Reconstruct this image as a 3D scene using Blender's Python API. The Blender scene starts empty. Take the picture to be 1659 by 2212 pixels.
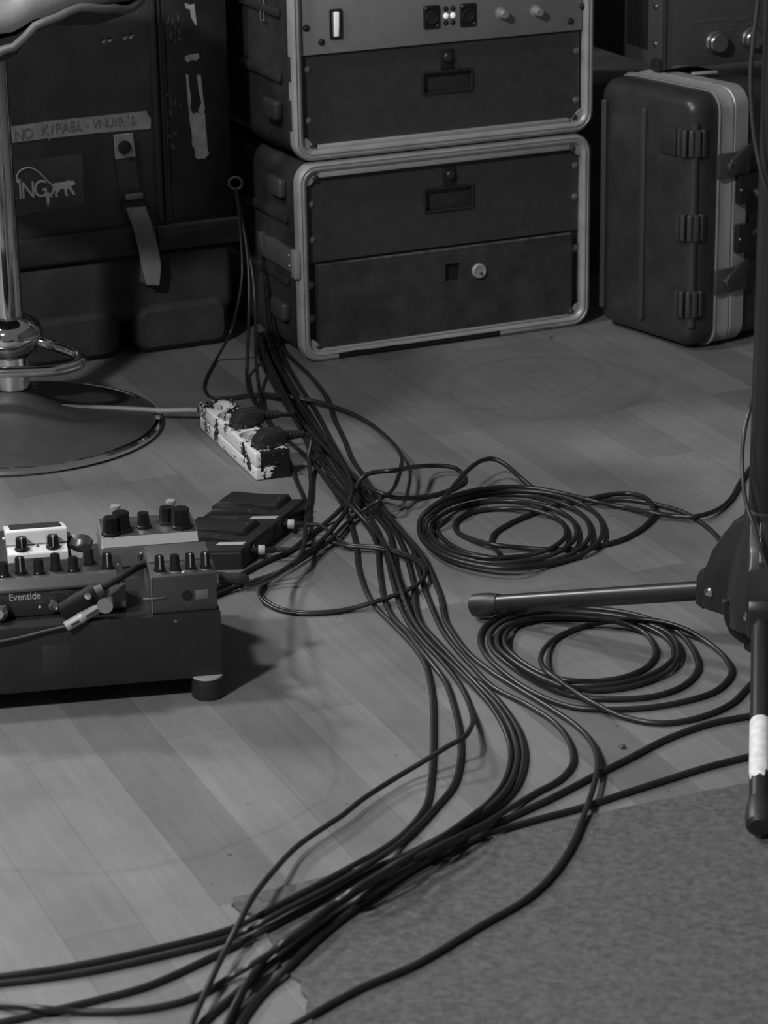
import bpy, bmesh, math, random
import numpy as np
from mathutils import Vector, Matrix
random.seed(4)
COL = bpy.context.scene.collection
PI = math.pi

# ------------------------------------------------------------------ camera model
W, H, F = 1659.0, 2212.0, 5800.0
CAM_H = 1.27
_p, _r = math.radians(19.7), math.radians(0.98)
FW = Vector((0, math.cos(_p), -math.sin(_p)))
_rt = Vector((1, 0, 0)); _up = _rt.cross(FW)
RT = math.cos(_r)*_rt - math.sin(_r)*_up
UP = math.cos(_r)*_up + math.sin(_r)*_rt
CAM = Vector((0, 0, CAM_H))
def ray(x, y): return FW + float((x-W/2)/F)*RT - float((y-H/2)/F)*UP
def G(x, y, z=0.0):                      # point of the place at height z
    d = ray(x, y); return CAM + d*float((z-CAM_H)/d.z)
def AY(x, y, Y):                         # point of the place at distance Y
    d = ray(x, y); return CAM + d*(Y/d.y)
def PL(o, thd):                          # vertical plane through o, yaw thd -> (u, z)
    t = math.radians(thd); u = Vector((math.cos(t), math.sin(t), 0)); n = Vector((-u.y, u.x, 0))
    o = Vector((o[0], o[1], 0))
    def f(x, y):
        d = ray(x, y); k = (o-CAM).dot(n)/d.dot(n); q = CAM+d*k-o
        return (q.dot(u), q.z)
    return f

# ------------------------------------------------------------------ materials
MATS = {}
def mat(name, c, rough=.5, metal=0., spec=.5, var=0., vscale=20., bump=0., bscale=60., emit=None, estr=1., coat=0.):
    if name in MATS: return MATS[name]
    m = bpy.data.materials.new(name); m.use_nodes = True
    nt = m.node_tree; b = nt.nodes['Principled BSDF']
    b.inputs['Base Color'].default_value = (c, c, c, 1)
    b.inputs['Roughness'].default_value = rough; b.inputs['Metallic'].default_value = metal
    b.inputs['Specular IOR Level'].default_value = spec
    b.inputs['Coat Weight'].default_value = coat
    tc = nt.nodes.new('ShaderNodeTexCoord')
    if var > 0:
        n = nt.nodes.new('ShaderNodeTexNoise'); n.inputs['Scale'].default_value = vscale; n.inputs['Detail'].default_value = 6
        nt.links.new(tc.outputs['Object'], n.inputs['Vector'])
        r = nt.nodes.new('ShaderNodeMapRange'); r.inputs['From Min'].default_value = .3; r.inputs['From Max'].default_value = .7
        r.inputs['To Min'].default_value = c*(1-var); r.inputs['To Max'].default_value = c*(1+var)
        nt.links.new(n.outputs['Fac'], r.inputs['Value']); nt.links.new(r.outputs['Result'], b.inputs['Base Color'])
    if bump > 0:
        n = nt.nodes.new('ShaderNodeTexNoise'); n.inputs['Scale'].default_value = bscale; n.inputs['Detail'].default_value = 4
        nt.links.new(tc.outputs['Object'], n.inputs['Vector'])
        q = nt.nodes.new('ShaderNodeBump'); q.inputs['Strength'].default_value = bump; q.inputs['Distance'].default_value = .002
        nt.links.new(n.outputs['Fac'], q.inputs['Height']); nt.links.new(q.outputs['Normal'], b.inputs['Normal'])
    if emit is not None:
        b.inputs['Emission Color'].default_value = (emit, emit, emit, 1); b.inputs['Emission Strength'].default_value = estr
    MATS[name] = m; return m
BLACK = mat('black_lacquer', .03, .5, var=.25, vscale=30, bump=.15, bscale=400)
PANEL = mat('black_panel', .042, .5, var=.12, vscale=60)
SHELL = mat('black_moulded_shell', .032, .36, var=.2, vscale=25, bump=.12, bscale=300)
TRUNKM = mat('black_trunk_plastic', .055, .48, var=.3, vscale=14, bump=.2, bscale=200)
RUBBER = mat('black_rubber', .02, .45, var=.2, vscale=40)
SHEATH = mat('black_cable_sheath', .017, .38, spec=.5, var=.25, vscale=30)
SHEATH2 = mat('dark_grey_cable_sheath', .04, .42, var=.2, vscale=30)
GREYSHEATH = mat('grey_cable_sheath', .26, .5, var=.15)
CHROME = mat('chrome', .72, .07, 1.)
SATIN = mat('satin_dark_base', .05, .5, .0, var=.12, vscale=18)
ALU = mat('brushed_aluminium', .39, .42, .35, var=.15, vscale=25)
ALU2 = mat('light_aluminium', .38, .45, .2, var=.1, vscale=40)
AMPM = mat('grey_metal_panel', .25, .5, .2, var=.06, vscale=30)
STEEL = mat('steel', .4, .3, 1.)
DULL = mat('dull_steel', .12, .4, .8)
WHITE = mat('white_plastic', .72, .4, var=.04)
TAPE = mat('pale_tape', .36, .7, var=.2, vscale=40)
WEB = mat('grey_webbing', .2, .8, var=.15, vscale=60, bump=.5, bscale=900)
PATCH = mat('pale_patch', .34, .7, var=.15, vscale=60)
DARKG = mat('dark_grey', .045, .5, var=.2)
MIDG = mat('mid_grey', .11, .5, var=.1)
INK = mat('ink', .05, .7)
PRINT = mat('pale_print', .32, .6)
DIMPRINT = mat('dim_print', .11, .6)
LEATHER = mat('pale_leatherette', .14, .55, var=.08, vscale=20, bump=.25, bscale=150)
PIPING = mat('dark_leatherette', .11, .5, var=.1, bump=.3, bscale=120)
LIT = mat('lit_switch', .7, .3, emit=.9, estr=.34)
LED = mat('lit_lamp', .8, .3, emit=1., estr=.4)
STICKW = mat('white_paper', .62, .6, var=.15, vscale=120)
PEDALS = mat('grey_pedal_enamel', .06, .4, .2, var=.1)
PEDALM = mat('brushed_pedal_metal', .17, .38, .3, var=.1)
KNOB = mat('black_knob', .012, .22)

# ------------------------------------------------------------------ mesh helpers
def box(bm, x0, x1, y0, y1, z0, z1, bev=0., seg=2):
    r = bmesh.ops.create_cube(bm, size=1.0, matrix=Matrix.Translation(((x0+x1)/2, (y0+y1)/2, (z0+z1)/2)) @ Matrix.Diagonal((abs(x1-x0), abs(y1-y0), abs(z1-z0), 1)))
    if bev > 0:
        es = {e for v in r['verts'] for e in v.link_edges}
        bmesh.ops.bevel(bm, geom=list(es), offset=bev, segments=seg, affect='EDGES', profile=.5)
def skin(bm, loops, closed=True, cap0=True, cap1=True):
    vs = [[bm.verts.new(p) for p in l] for l in loops]
    n = len(vs[0])
    for a, b in zip(vs, vs[1:]):
        for i in range(n if closed else n-1):
            j = (i+1) % n
            bm.faces.new((a[i], a[j], b[j], b[i]))
    if cap0: bm.faces.new(list(reversed(vs[0])))
    if cap1: bm.faces.new(vs[-1])
def frame_for(d):
    d = d.normalized(); a = Vector((0, 0, 1)) if abs(d.z) < .95 else Vector((1, 0, 0))
    s = d.cross(a).normalized(); return s, s.cross(d).normalized()
def cyl(bm, p0, p1, r0, r1=None, n=24, cap=True):
    p0, p1 = Vector(p0), Vector(p1); r1 = r0 if r1 is None else r1
    s, t = frame_for(p1-p0)
    L = [[p+r*(math.cos(2*PI*i/n)*s+math.sin(2*PI*i/n)*t) for i in range(n)] for p, r in ((p0, r0), (p1, r1))]
    skin(bm, L, cap0=cap, cap1=cap)
def lathe(bm, prof, c=(0, 0, 0), ax=(0, 0, 1), n=48):
    c = Vector(c); a = Vector(ax).normalized(); s, t = frame_for(a)
    L = [[c+a*z+max(r, 1e-5)*(math.cos(2*PI*i/n)*s+math.sin(2*PI*i/n)*t) for i in range(n)] for r, z in prof]
    skin(bm, L)
def smooth_path(pts, step=.006, closed=False):
    P = np.array([tuple(p) for p in pts], float); n = len(P)
    out = []
    rng = n if closed else n-1
    for i in range(rng):
        if closed: a, b, c, d = P[(i-1) % n], P[i], P[(i+1) % n], P[(i+2) % n]
        else:
            b, c = P[i], P[i+1]; a = P[i-1] if i > 0 else 2*b-c; d = P[i+2] if i+2 < n else 2*c-b
        t1 = max(np.linalg.norm(b-a), 1e-6)**.5; t2 = max(np.linalg.norm(c-b), 1e-6)**.5; t3 = max(np.linalg.norm(d-c), 1e-6)**.5
        m1 = (c-b) if True else 0
        m1 = t2*((b-a)/t1-(c-a)/(t1+t2)+(c-b)/t2); m2 = t2*((c-b)/t2-(d-b)/(t2+t3)+(d-c)/t3)
        k = max(2, int(np.linalg.norm(c-b)/step))
        for j in range(k):
            t = j/k; h = t*t*(3-2*t)
            out.append((2*t**3-3*t*t+1)*b+(t**3-2*t*t+t)*m1+(-2*t**3+3*t*t)*c+(t**3-t*t)*m2)
    if not closed: out.append(P[-1])
    return np.array(out)
def tube(bm, pts, r, n=10, closed=False):
    pts = [Vector(p) for p in pts]; m = len(pts)
    rr = r if hasattr(r, '__len__') else [r]*m
    L = []; s = None
    for i, p in enumerate(pts):
        if closed: d = pts[(i+1) % m]-pts[i-1]
        else: d = pts[min(i+1, m-1)]-pts[max(i-1, 0)]
        if d.length < 1e-9: d = Vector((0, 0, 1))
        d.normalize()
        if s is None: s, _ = frame_for(d)
        s = (s-d*s.dot(d)).normalized(); t = s.cross(d)
        L.append([p+rr[i]*(math.cos(2*PI*k/n)*s+math.sin(2*PI*k/n)*t) for k in range(n)])
    if closed: L.append(L[0]); skin(bm, L, cap0=False, cap1=False); bmesh.ops.remove_doubles(bm, verts=bm.verts, dist=1e-6)
    else: skin(bm, L)
def prism(bm, poly, f, d, bev=0.):
    """poly: 2-D points, f maps one to 3-D, d: thickness vector"""
    d = Vector(d); a = [bm.verts.new(f(*p)) for p in poly]; b = [bm.verts.new(Vector(f(*p))+d) for p in poly]
    n = len(poly); fs = []
    for i in range(n):
        j = (i+1) % n; fs.append(bm.faces.new((a[i], a[j], b[j], b[i])))
    fs.append(bm.faces.new(list(reversed(a)))); fs.append(bm.faces.new(b))
    if bev > 0:
        bmesh.ops.bevel(bm, geom=list({e for q in fs for e in q.edges}), offset=bev, segments=2, affect='EDGES', profile=.5)
def rr(x0, x1, z0, z1, r, k=8):
    P = []
    for cx, cz, a0 in ((x1-r, z1-r, 0), (x0+r, z1-r, 90), (x0+r, z0+r, 180), (x1-r, z0+r, 270)):
        for i in range(k+1):
            a = math.radians(a0+90*i/k); P.append((cx+r*math.cos(a), cz+r*math.sin(a)))
    return P
def rr_sweep(bm, x0, x1, z0, z1, r, prof, f, closed=False, cap=False, k=8):
    """loops of inset rounded rectangles: prof = [(inset, depth)]"""
    L = [[f(x, z, y) for x, z in rr(x0+i, x1-i, z0+i, z1-i, max(r-i, .0015), k)] for i, y in prof]
    if closed: L.append(L[0])
    skin(bm, L, cap0=cap, cap1=cap)
    if closed: bmesh.ops.remove_doubles(bm, verts=bm.verts, dist=1e-6)
def obj(name, bm, m, parent=None, ang=38, label=None):
    bmesh.ops.recalc_face_normals(bm, faces=bm.faces)
    me = bpy.data.meshes.new(name); bm.to_mesh(me); bm.free()
    me.polygons.foreach_set('use_smooth', [True]*len(me.polygons)); me.set_sharp_from_angle(angle=math.radians(ang))
    me.materials.append(m)
    o = bpy.data.objects.new(name, me); COL.objects.link(o)
    if parent: o.parent = parent
    if label: o['label'] = label
    return o
def NB(): return bmesh.new()
def tag(o, label, cat, group=None):
    o['label'] = label; o['category'] = cat
    if group: o['group'] = group
    return o
def thing(name, label, cat, loc=(0, 0, 0), rz=0., group=None):
    o = bpy.data.objects.new(name, None); COL.objects.link(o); o.empty_display_size = .05
    o.location = loc; o.rotation_euler = (0, 0, math.radians(rz)); return tag(o, label, cat, group)
def struct(name, bm, m):
    o = obj(name, bm, m); o['kind'] = 'structure'; return o
def text(body, size, m, parent, loc, rot=(PI/2, 0, 0), name='lettering', ext=.0003, sx=1., al='CENTER', shear=0.):
    cu = bpy.data.curves.new(name, 'FONT'); cu.body = body; cu.size = size; cu.extrude = ext; cu.align_x = al; cu.align_y = 'CENTER'; cu.shear = shear
    t = bpy.data.objects.new('tmp', cu); COL.objects.link(t)
    dg = bpy.context.evaluated_depsgraph_get(); me = bpy.data.meshes.new_from_object(t.evaluated_get(dg))
    bpy.data.objects.remove(t); me.name = name; me.materials.clear(); me.materials.append(m)
    o = bpy.data.objects.new(name, me); COL.objects.link(o); o.parent = parent; o.location = loc; o.rotation_euler = rot; o.scale = (sx, 1, 1)
    return o
def child_copy(o, parent, loc):
    c = o.copy(); COL.objects.link(c); c.parent = parent; c.location = loc; return c

# ------------------------------------------------------------------ floor, walls, carpet
def floor_mat():
    m = bpy.data.materials.new('laminate_floor'); m.use_nodes = True; nt = m.node_tree; b = nt.nodes['Principled BSDF']; N = nt.nodes.new; K = nt.links.new
    tc = N('ShaderNodeTexCoord'); mp = N('ShaderNodeMapping'); mp.inputs['Rotation'].default_value = (0, 0, math.radians(67)); mp.inputs['Location'].default_value = (.11, .034, 0)
    K(tc.outputs['Object'], mp.inputs['Vector'])
    br = N('ShaderNodeTexBrick'); br.offset = .37; br.offset_frequency = 2; br.squash = 1.0
    for k, v in (('Scale', 1.), ('Mortar Size', .0005), ('Mortar Smooth', .2), ('Bias', 0.), ('Brick Width', .64), ('Row Height', .081)): br.inputs[k].default_value = v
    br.inputs['Color1'].default_value = (.128, .128, .128, 1); br.inputs['Color2'].default_value = (.188, .188, .188, 1); br.inputs['Mortar'].default_value = (.118, .118, .118, 1)
    K(mp.outputs[0], br.inputs['Vector'])
    mp2 = N('ShaderNodeMapping'); mp2.inputs['Scale'].default_value = (3, 60, 1); K(mp.outputs[0], mp2.inputs['Vector'])
    gr = N('ShaderNodeTexNoise'); gr.inputs['Scale'].default_value = 1.6; gr.inputs['Detail'].default_value = 7; gr.inputs['Distortion'].default_value = .5; K(mp2.outputs[0], gr.inputs['Vector'])
    r1 = N('ShaderNodeMapRange'); r1.inputs['From Min'].default_value = .25; r1.inputs['From Max'].default_value = .75; r1.inputs['To Min'].default_value = .9; r1.inputs['To Max'].default_value = 1.08; K(gr.outputs['Fac'], r1.inputs['Value'])
    m1 = N('ShaderNodeMixRGB'); m1.blend_type = 'MULTIPLY'; m1.inputs['Fac'].default_value = 1; K(br.outputs['Color'], m1.inputs[1]); K(r1.outputs[0], m1.inputs[2])
    # broad dirt
    n2 = N('ShaderNodeTexNoise'); n2.inputs['Scale'].default_value = 7; n2.inputs['Detail'].default_value = 8; n2.inputs['Roughness'].default_value = .6; K(tc.outputs['Object'], n2.inputs['Vector'])
    r2 = N('ShaderNodeMapRange'); r2.inputs['From Min'].default_value = .3; r2.inputs['From Max'].default_value = .7; r2.inputs['To Min'].default_value = .84; r2.inputs['To Max'].default_value = 1.1; K(n2.outputs['Fac'], r2.inputs['Value'])
    m2 = N('ShaderNodeMixRGB'); m2.blend_type = 'MULTIPLY'; m2.inputs['Fac'].default_value = 1; K(m1.outputs[0], m2.inputs[1]); K(r2.outputs[0], m2.inputs[2])
    # dark crumbs and spots
    n3 = N('ShaderNodeTexNoise'); n3.inputs['Scale'].default_value = 75; n3.inputs['Detail'].default_value = 2; K(tc.outputs['Object'], n3.inputs['Vector'])
    r3 = N('ShaderNodeMapRange'); r3.inputs['From Min'].default_value = .735; r3.inputs['From Max'].default_value = .78; r3.inputs['To Min'].default_value = 1.; r3.inputs['To Max'].default_value = .45; K(n3.outputs['Fac'], r3.inputs['Value'])
    m3 = N('ShaderNodeMixRGB'); m3.blend_type = 'MULTIPLY'; m3.inputs['Fac'].default_value = 1; K(m2.outputs[0], m3.inputs[1]); K(r3.outputs[0], m3.inputs[2])
    # dragged scuff rings
    last = m3.outputs[0]
    for px, py, rad, wd, amt in ((1190, 835, .19, .012, .86), (1010, 800, .24, .008, .9), (200, 1640, .30, .006, .88)):
        c = G(px, py); vm = N('ShaderNodeVectorMath'); vm.operation = 'DISTANCE'; vm.inputs[1].default_value = c
        w = N('ShaderNodeTexNoise'); w.inputs['Scale'].default_value = 9; K(tc.outputs['Object'], w.inputs['Vector'])
        K(tc.outputs['Object'], vm.inputs[0])
        a = N('ShaderNodeMath'); a.operation = 'MULTIPLY_ADD'; a.inputs[1].default_value = .05; K(w.outputs['Fac'], a.inputs[0]); K(vm.outputs['Value'], a.inputs[2])
        s = N('ShaderNodeMath'); s.operation = 'SUBTRACT'; s.inputs[1].default_value = rad; K(a.outputs[0], s.inputs[0])
        ab = N('ShaderNodeMath'); ab.operation = 'ABSOLUTE'; K(s.outputs[0], ab.inputs[0])
        q = N('ShaderNodeMapRange'); q.inputs['From Min'].default_value = 0; q.inputs['From Max'].default_value = wd; q.inputs['To Min'].default_value = amt; q.inputs['To Max'].default_value = 1; K(ab.outputs[0], q.inputs['Value'])
        mm = N('ShaderNodeMixRGB'); mm.blend_type = 'MULTIPLY'; mm.inputs['Fac'].default_value = 1; K(last, mm.inputs[1]); K(q.outputs[0], mm.inputs[2]); last = mm.outputs[0]
    K(last, b.inputs['Base Color'])
    r4 = N('ShaderNodeMapRange'); r4.inputs['To Min'].default_value = .42; r4.inputs['To Max'].default_value = .6; K(n2.outputs['Fac'], r4.inputs['Value']); K(r4.outputs[0], b.inputs['Roughness'])
    b.inputs['Specular IOR Level'].default_value = .35
    bp = N('ShaderNodeBump'); bp.inputs['Strength'].default_value = .12; bp.inputs['Distance'].default_value = .001; K(gr.outputs['Fac'], bp.inputs['Height']); K(bp.outputs[0], b.inputs['Normal'])
    return m
def carpet_mat():
    m = bpy.data.materials.new('grey_carpet'); m.use_nodes = True; nt = m.node_tree; b = nt.nodes['Principled BSDF']; N = nt.nodes.new; K = nt.links.new
    tc = N('ShaderNodeTexCoord')
    n = N('ShaderNodeTexNoise'); n.inputs['Scale'].default_value = 120; n.inputs['Detail'].default_value = 5; n.inputs['Roughness'].default_value = .6; K(tc.outputs['Object'], n.inputs['Vector'])
    r = N('ShaderNodeMapRange'); r.inputs['From Min'].default_value = .3; r.inputs['From Max'].default_value = .7; r.inputs['To Min'].default_value = .066; r.inputs['To Max'].default_value = .128; K(n.outputs['Fac'], r.inputs['Value'])
    K(r.outputs[0], b.inputs['Base Color']); b.inputs['Roughness'].default_value = .95; b.inputs['Specular IOR Level'].default_value = .1
    f = N('ShaderNodeTexNoise'); f.inputs['Scale'].default_value = 500; f.inputs['Detail'].default_value = 3; K(tc.outputs['Object'], f.inputs['Vector'])
    q = N('ShaderNodeBump'); q.inputs['Strength'].default_value = .5; q.inputs['Distance'].default_value = .002; K(f.outputs['Fac'], q.inputs['Height']); K(q.outputs[0], b.inputs['Normal'])
    return m
bm = NB(); box(bm, -2.6, 2.6, -.6, 5.5, -.05, 0); struct('floor', bm, floor_mat())
WALL = mat('dark_wall', .06, .8, var=.1)
bm = NB(); box(bm, -2.6, 2.6, 5.5, 5.6, -.05, 2.9); struct('wall_back', bm, WALL)
bm = NB(); box(bm, -2.7, -2.6, -.6, 5.6, -.05, 2.9); struct('wall_left', bm, WALL)
bm = NB(); box(bm, 2.6, 2.7, -.6, 5.6, -.05, 2.9); struct('wall_right', bm, WALL)

cp = [(1700, 1679), (1620, 1697), (1500, 1719), (1380, 1744), (1280, 1766), (1150, 1795), (1000, 1829), (860, 1862), (740, 1890), (640, 1915), (560, 1934), (508, 1944), (500, 1958), (520, 1976), (560, 1982), (575, 2020), (598, 2066), (612, 2098), (632, 2116), (652, 2128), (651, 2146), (666, 2165), (660, 2185), (672, 2200), (690, 2240), (760, 2420), (900, 2900), (2500, 2900), (2500, 1500), (2100, 1590), (1800, 1657)]
def dense(poly, k=6, amp=.0012):
    out = []
    for i, a in enumerate(poly):
        b = poly[(i+1) % len(poly)]
        for j in range(k):
            p = G(a[0]+(b[0]-a[0])*j/k, a[1]+(b[1]-a[1])*j/k); out.append((p.x+random.uniform(-amp, amp), p.y+random.uniform(-amp, amp)))
    return out
bm = NB(); prism(bm, dense(cp), lambda x, y: Vector((x, y, .0003)), (0, 0, .0035))
tag(obj('carpet', bm, carpet_mat()), 'flat grey carpet with a ragged corner laid over the wooden floor', 'carpet')

# ------------------------------------------------------------------ rack cases
RTH = 23.72
RO = (-.1032, 4.2931)
rp = PL(RO, RTH)
def damaged_alu(lo):
    m = ALU.copy(); m.name = 'worn_aluminium'; nt = m.node_tree; b = nt.nodes['Principled BSDF']; N = nt.nodes.new; K = nt.links.new
    tc = N('ShaderNodeTexCoord'); sp = N('ShaderNodeSeparateXYZ'); K(tc.outputs['Object'], sp.inputs[0])
    n = N('ShaderNodeTexNoise'); n.inputs['Scale'].default_value = 25; n.inputs['Detail'].default_value = 5; K(tc.outputs['Object'], n.inputs['Vector'])
    def math_(op, a, v=None, bb=None):
        q = N('ShaderNodeMath'); q.operation = op; K(a, q.inputs[0])
        if bb is not None: K(bb, q.inputs[1])
        elif v is not None: q.inputs[1].default_value = v
        return q.outputs[0]
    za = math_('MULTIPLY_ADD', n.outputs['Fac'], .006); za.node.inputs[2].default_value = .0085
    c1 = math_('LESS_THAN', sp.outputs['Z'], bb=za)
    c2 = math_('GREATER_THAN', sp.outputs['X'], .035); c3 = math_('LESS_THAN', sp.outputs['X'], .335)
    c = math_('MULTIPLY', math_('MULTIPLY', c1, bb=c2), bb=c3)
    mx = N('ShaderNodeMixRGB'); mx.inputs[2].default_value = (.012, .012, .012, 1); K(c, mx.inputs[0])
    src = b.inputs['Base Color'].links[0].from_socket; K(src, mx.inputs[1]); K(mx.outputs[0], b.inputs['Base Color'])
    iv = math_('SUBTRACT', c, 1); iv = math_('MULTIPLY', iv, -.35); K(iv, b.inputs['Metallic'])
    return m
fxz = lambda x, z, y: Vector((x, y, z))
VPROF = [(.004, .019), (0, .016), (0, .004), (.0015, 0), (.006, -.0025), (.0075, -.0002), (.0095, -.0002), (.011, -.0025), (.015, -.0012), (.0172, .002), (.0175, .0185)]
def rack_case(label, z0, z1, x0, x1, valm):
    t = thing('rack_case', label, 'rack case', (RO[0], RO[1], 0), RTH, 'road rack cases of the tall stack')
    bm = NB(); rr_sweep(bm, x0, x1, z0, z1, .034, [(.0185, .02), (.0185, .012), (.002, .012), (.002, .016), (.004, .022), (.004, .12), (.001, .124), (.001, .2), (.005, .205), (.005, .4), (.001, .405), (.001, .5)], fxz, cap=True)
    obj('case_shell', bm, BLACK, t)
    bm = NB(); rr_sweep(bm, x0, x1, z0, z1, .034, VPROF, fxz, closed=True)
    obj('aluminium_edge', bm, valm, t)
    # corner webs of the front frame
    for sx, sz in ((0, 0), (1, 0), (0, 1), (1, 1)):
        bm = NB(); cx, cz = (x0+.017 if sx == 0 else x1-.017), (z0+.017 if sz == 0 else z1-.017)
        dx, dz = (1 if sx == 0 else -1), (1 if sz == 0 else -1)
        prism(bm, [(0, .003), (.003, 0), (.024, 0), (.022, .006), (.008, .020), (0, .022)], lambda a, b_: Vector((cx+dx*a, .0045, cz+dz*b_)), (0, .003, 0))
        br_ = obj('corner_bracket', bm, ALU, t)
        bm = NB(); lathe(bm, [(0.0052, 0), (.005, .0015), (.003, .003), (.0005, .0034)], (cx+dx*.0165, .0045, cz+dz*.0085), (0, -1, 0), 20); obj('bracket_screw', bm, DULL, br_)
    return t
def screw(parent, x, z, y=.012, r=.0046, m=None):
    bm = NB(); lathe(bm, [(r*1.25, 0), (r*1.25, .0012), (r, .0014), (r*.9, .003), (r*.45, .0042), (.0004, .0044)], (x, y, z), (0, -1, 0), 18); return obj('rack_screw', bm, m or mat('screw_metal', .24, .35, .6), parent)
def drawer(t, x0, x1, z0, z1, lock, hnd, y=.012, screws=None):
    bm = NB()
    hx0, hx1, hz0, hz1 = hnd
    # front panel as a frame around the pull recess
    for a in ((x0, hx0, z0, z1), (hx1, x1, z0, z1), (hx0, hx1, z0, hz0), (hx0, hx1, hz1, z1)): box(bm, a[0], a[1], y, y+.006, a[2], a[3])
    d = obj('drawer_front', bm, PANEL, t)
    bm = NB(); f2 = lambda x, z, yy: Vector((x, yy, z))
    rr_sweep(bm, hx0-.005, hx1+.005, hz0-.005, hz1+.005, .006, [(0, y), (0, y-.0015), (.003, y-.0025), (.005, y-.0015), (.006, y+.022), (.02, y+.024)], f2, k=4)
    vs = rr(hx0, hx1, hz0, hz1, .004, 3); bm.faces.new([bm.verts.new((p[0], y+.0235, p[1])) for p in vs])
    h = obj('recessed_pull', bm, mat('pull_plastic', .02, .35), d)
    if lock:
        bm = NB(); box(bm, lock[0]-.012, lock[0]+.012, y-.0025, y, lock[1]-.02, lock[1]+.012, .001); l = obj('drawer_lock', bm, mat('lock_plate', .011, .5), d)
        bm = NB(); lathe(bm, [(.0075, 0), (.0075, .005), (.006, .0065), (.0004, .007)], (lock[0], y-.0025, lock[1]), (0, -1, 0), 24); obj('lock_button', bm, mat('lock_grey', .05, .4, .5), l)
    for x, z in screws or []: screw(d, x, z, y)
    return d
XL, XR = -.0315, .5085
def rail(t, z0, z1, y0=.003):
    bm = NB(); box(bm, XL+.04, XR-.04, y0, .012, z0, z1, .0012); obj('frame_rail', bm, ALU2, t)
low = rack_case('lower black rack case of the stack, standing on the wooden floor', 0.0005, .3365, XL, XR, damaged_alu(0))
up_ = rack_case('upper black rack case with grey amplifier, stacked on another rack case', .339, .71, XL-.003, XR+.003, ALU)
# drawers
drawer(up_, XL+.0175, XR-.0175, .3575, .5085, (.2445, .486), (.203, .288, .43, .46), screws=[(-.004, .487), (-.004, .404), (.484, .475), (.484, .392)])
drawer(low, XL+.0185, XR-.0185, .168, .316, (.247, .2895), (.204, .288, .231, .265), screws=[(-.003, .266), (-.003, .206), (.483, .28), (.483, .226)])
rail(up_, .3555, .3635); rail(low, .3105, .3195, .001); rail(low, .0175, .0215, .0005)
# lower narrow drawer with keyed lock
bm = NB(); box(bm, XL+.0185, XR-.0185, .016, .02, .019, .1675); obj('back_plate', bm, mat('inner_black', .011, .6), low)
bm = NB()
for a in ((.0035, .235, .021, .163), (.262, .475, .021, .163), (.235, .262, .021, .108), (.235, .262, .138, .163)): box(bm, a[0], a[1], .004, .0158, a[2], a[3])
d3 = obj('drawer_front', bm, mat('worn_black_panel', .04, .5, var=.35, vscale=22, bump=.3, bscale=80), low)
bm = NB(); box(bm, .235, .262, .0125, .0155, .108, .138); obj('finger_recess', bm, mat('inner_black', .011, .6), d3)
bm = NB(); P = [(.0035+i*.47/60, .163-abs(random.gauss(0, .0009))) for i in range(61)]
prism(bm, [(.0035, .1636), (.4735, .1636)]+list(reversed(P)), lambda x, z: Vector((x, .0034, z)), (0, .009, 0)); obj('worn_edge', bm, mat('bare_edge', .075, .7, var=.6, vscale=60), d3)
bm = NB(); lathe(bm, [(.0125, 0), (.0125, .004), (.0115, .006), (.0085, .0062), (.008, .005), (.0004, .005)], (.297, .004, .12), (0, -1, 0), 32); lk = obj('cylinder_lock', bm, ALU2, d3, label='round pale metal cylinder lock')
bm = NB(); cyl(bm, (.299, -.0012, .1165), (.299, -.0032, .1165), .0032, n=16); obj('keyhole', bm, STEEL, lk)
for z in (.129, .072): screw(low, -.006, z, .0155, .0055)
for z in (.135,): screw(low, .485, z, .0155, .0055)
# side fittings, left side faces the gap
def side_parts(t, z0, x0, strip):
    for zz in (z0+.075, z0+.285):
        bm = NB(); box(bm, x0-.010, x0+.006, .055, .115, zz-.016, zz+.016, .006, 3); b1 = obj('side_bumper', bm, mat('bumper_plastic', .05, .45), t)
    for zz in (z0+.13, z0+.235):
        bm = NB(); box(bm, x0-.004, x0+.004, .05, .46, zz-.007, zz+.007, .003); obj('side_rib', bm, SHELL, t)
    if strip:
        bm = NB(); box(bm, x0-.006, x0+.004, .002, .17, .152, .190, .0015); s = obj('side_strip', bm, mat('side_aluminium', .15, .45, .4, var=.15), t)
        bm = NB(); box(bm, x0-.009, x0+.001, -.003, .014, .147, .194, .001); obj('strip_clip', bm, ALU, s)
        for zz in (.162, .18):
            bm = NB(); lathe(bm, [(.003, 0), (.002, .0015), (.0003, .002)], (x0-.006, .03, zz), (-1, 0, 0), 12); obj('rivet', bm, STEEL, s)
side_parts(low, 0, XL, True); side_parts(up_, .339, XL-.003, False)
bm = NB(); L_ = lambda y, z: Vector((XL-.0055, y, z))
for a, b in (((.118, .605), (.105, .575)), ((.118, .605), (.131, .575)), ((.105, .575), (.131, .575)), ((.111, .573), (.111, .553)), ((.125, .573), (.125, .553)), ((.111, .553), (.125, .553))):
    tube(bm, [L_(*a), L_(*b)], .0012, 6)
obj('arrow_mark', bm, DIMPRINT, up_, label='thin pale outline of an upward arrow')
# chipped paint tabs on the upper case's left front edge
for z0, z1 in ((.47, .51), (.39, .44)):
    bm = NB(); box(bm, XL-.0045, XL-.001, .006, .018, z0, z1, .001); obj('edge_chip', bm, BLACK, up_)

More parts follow.
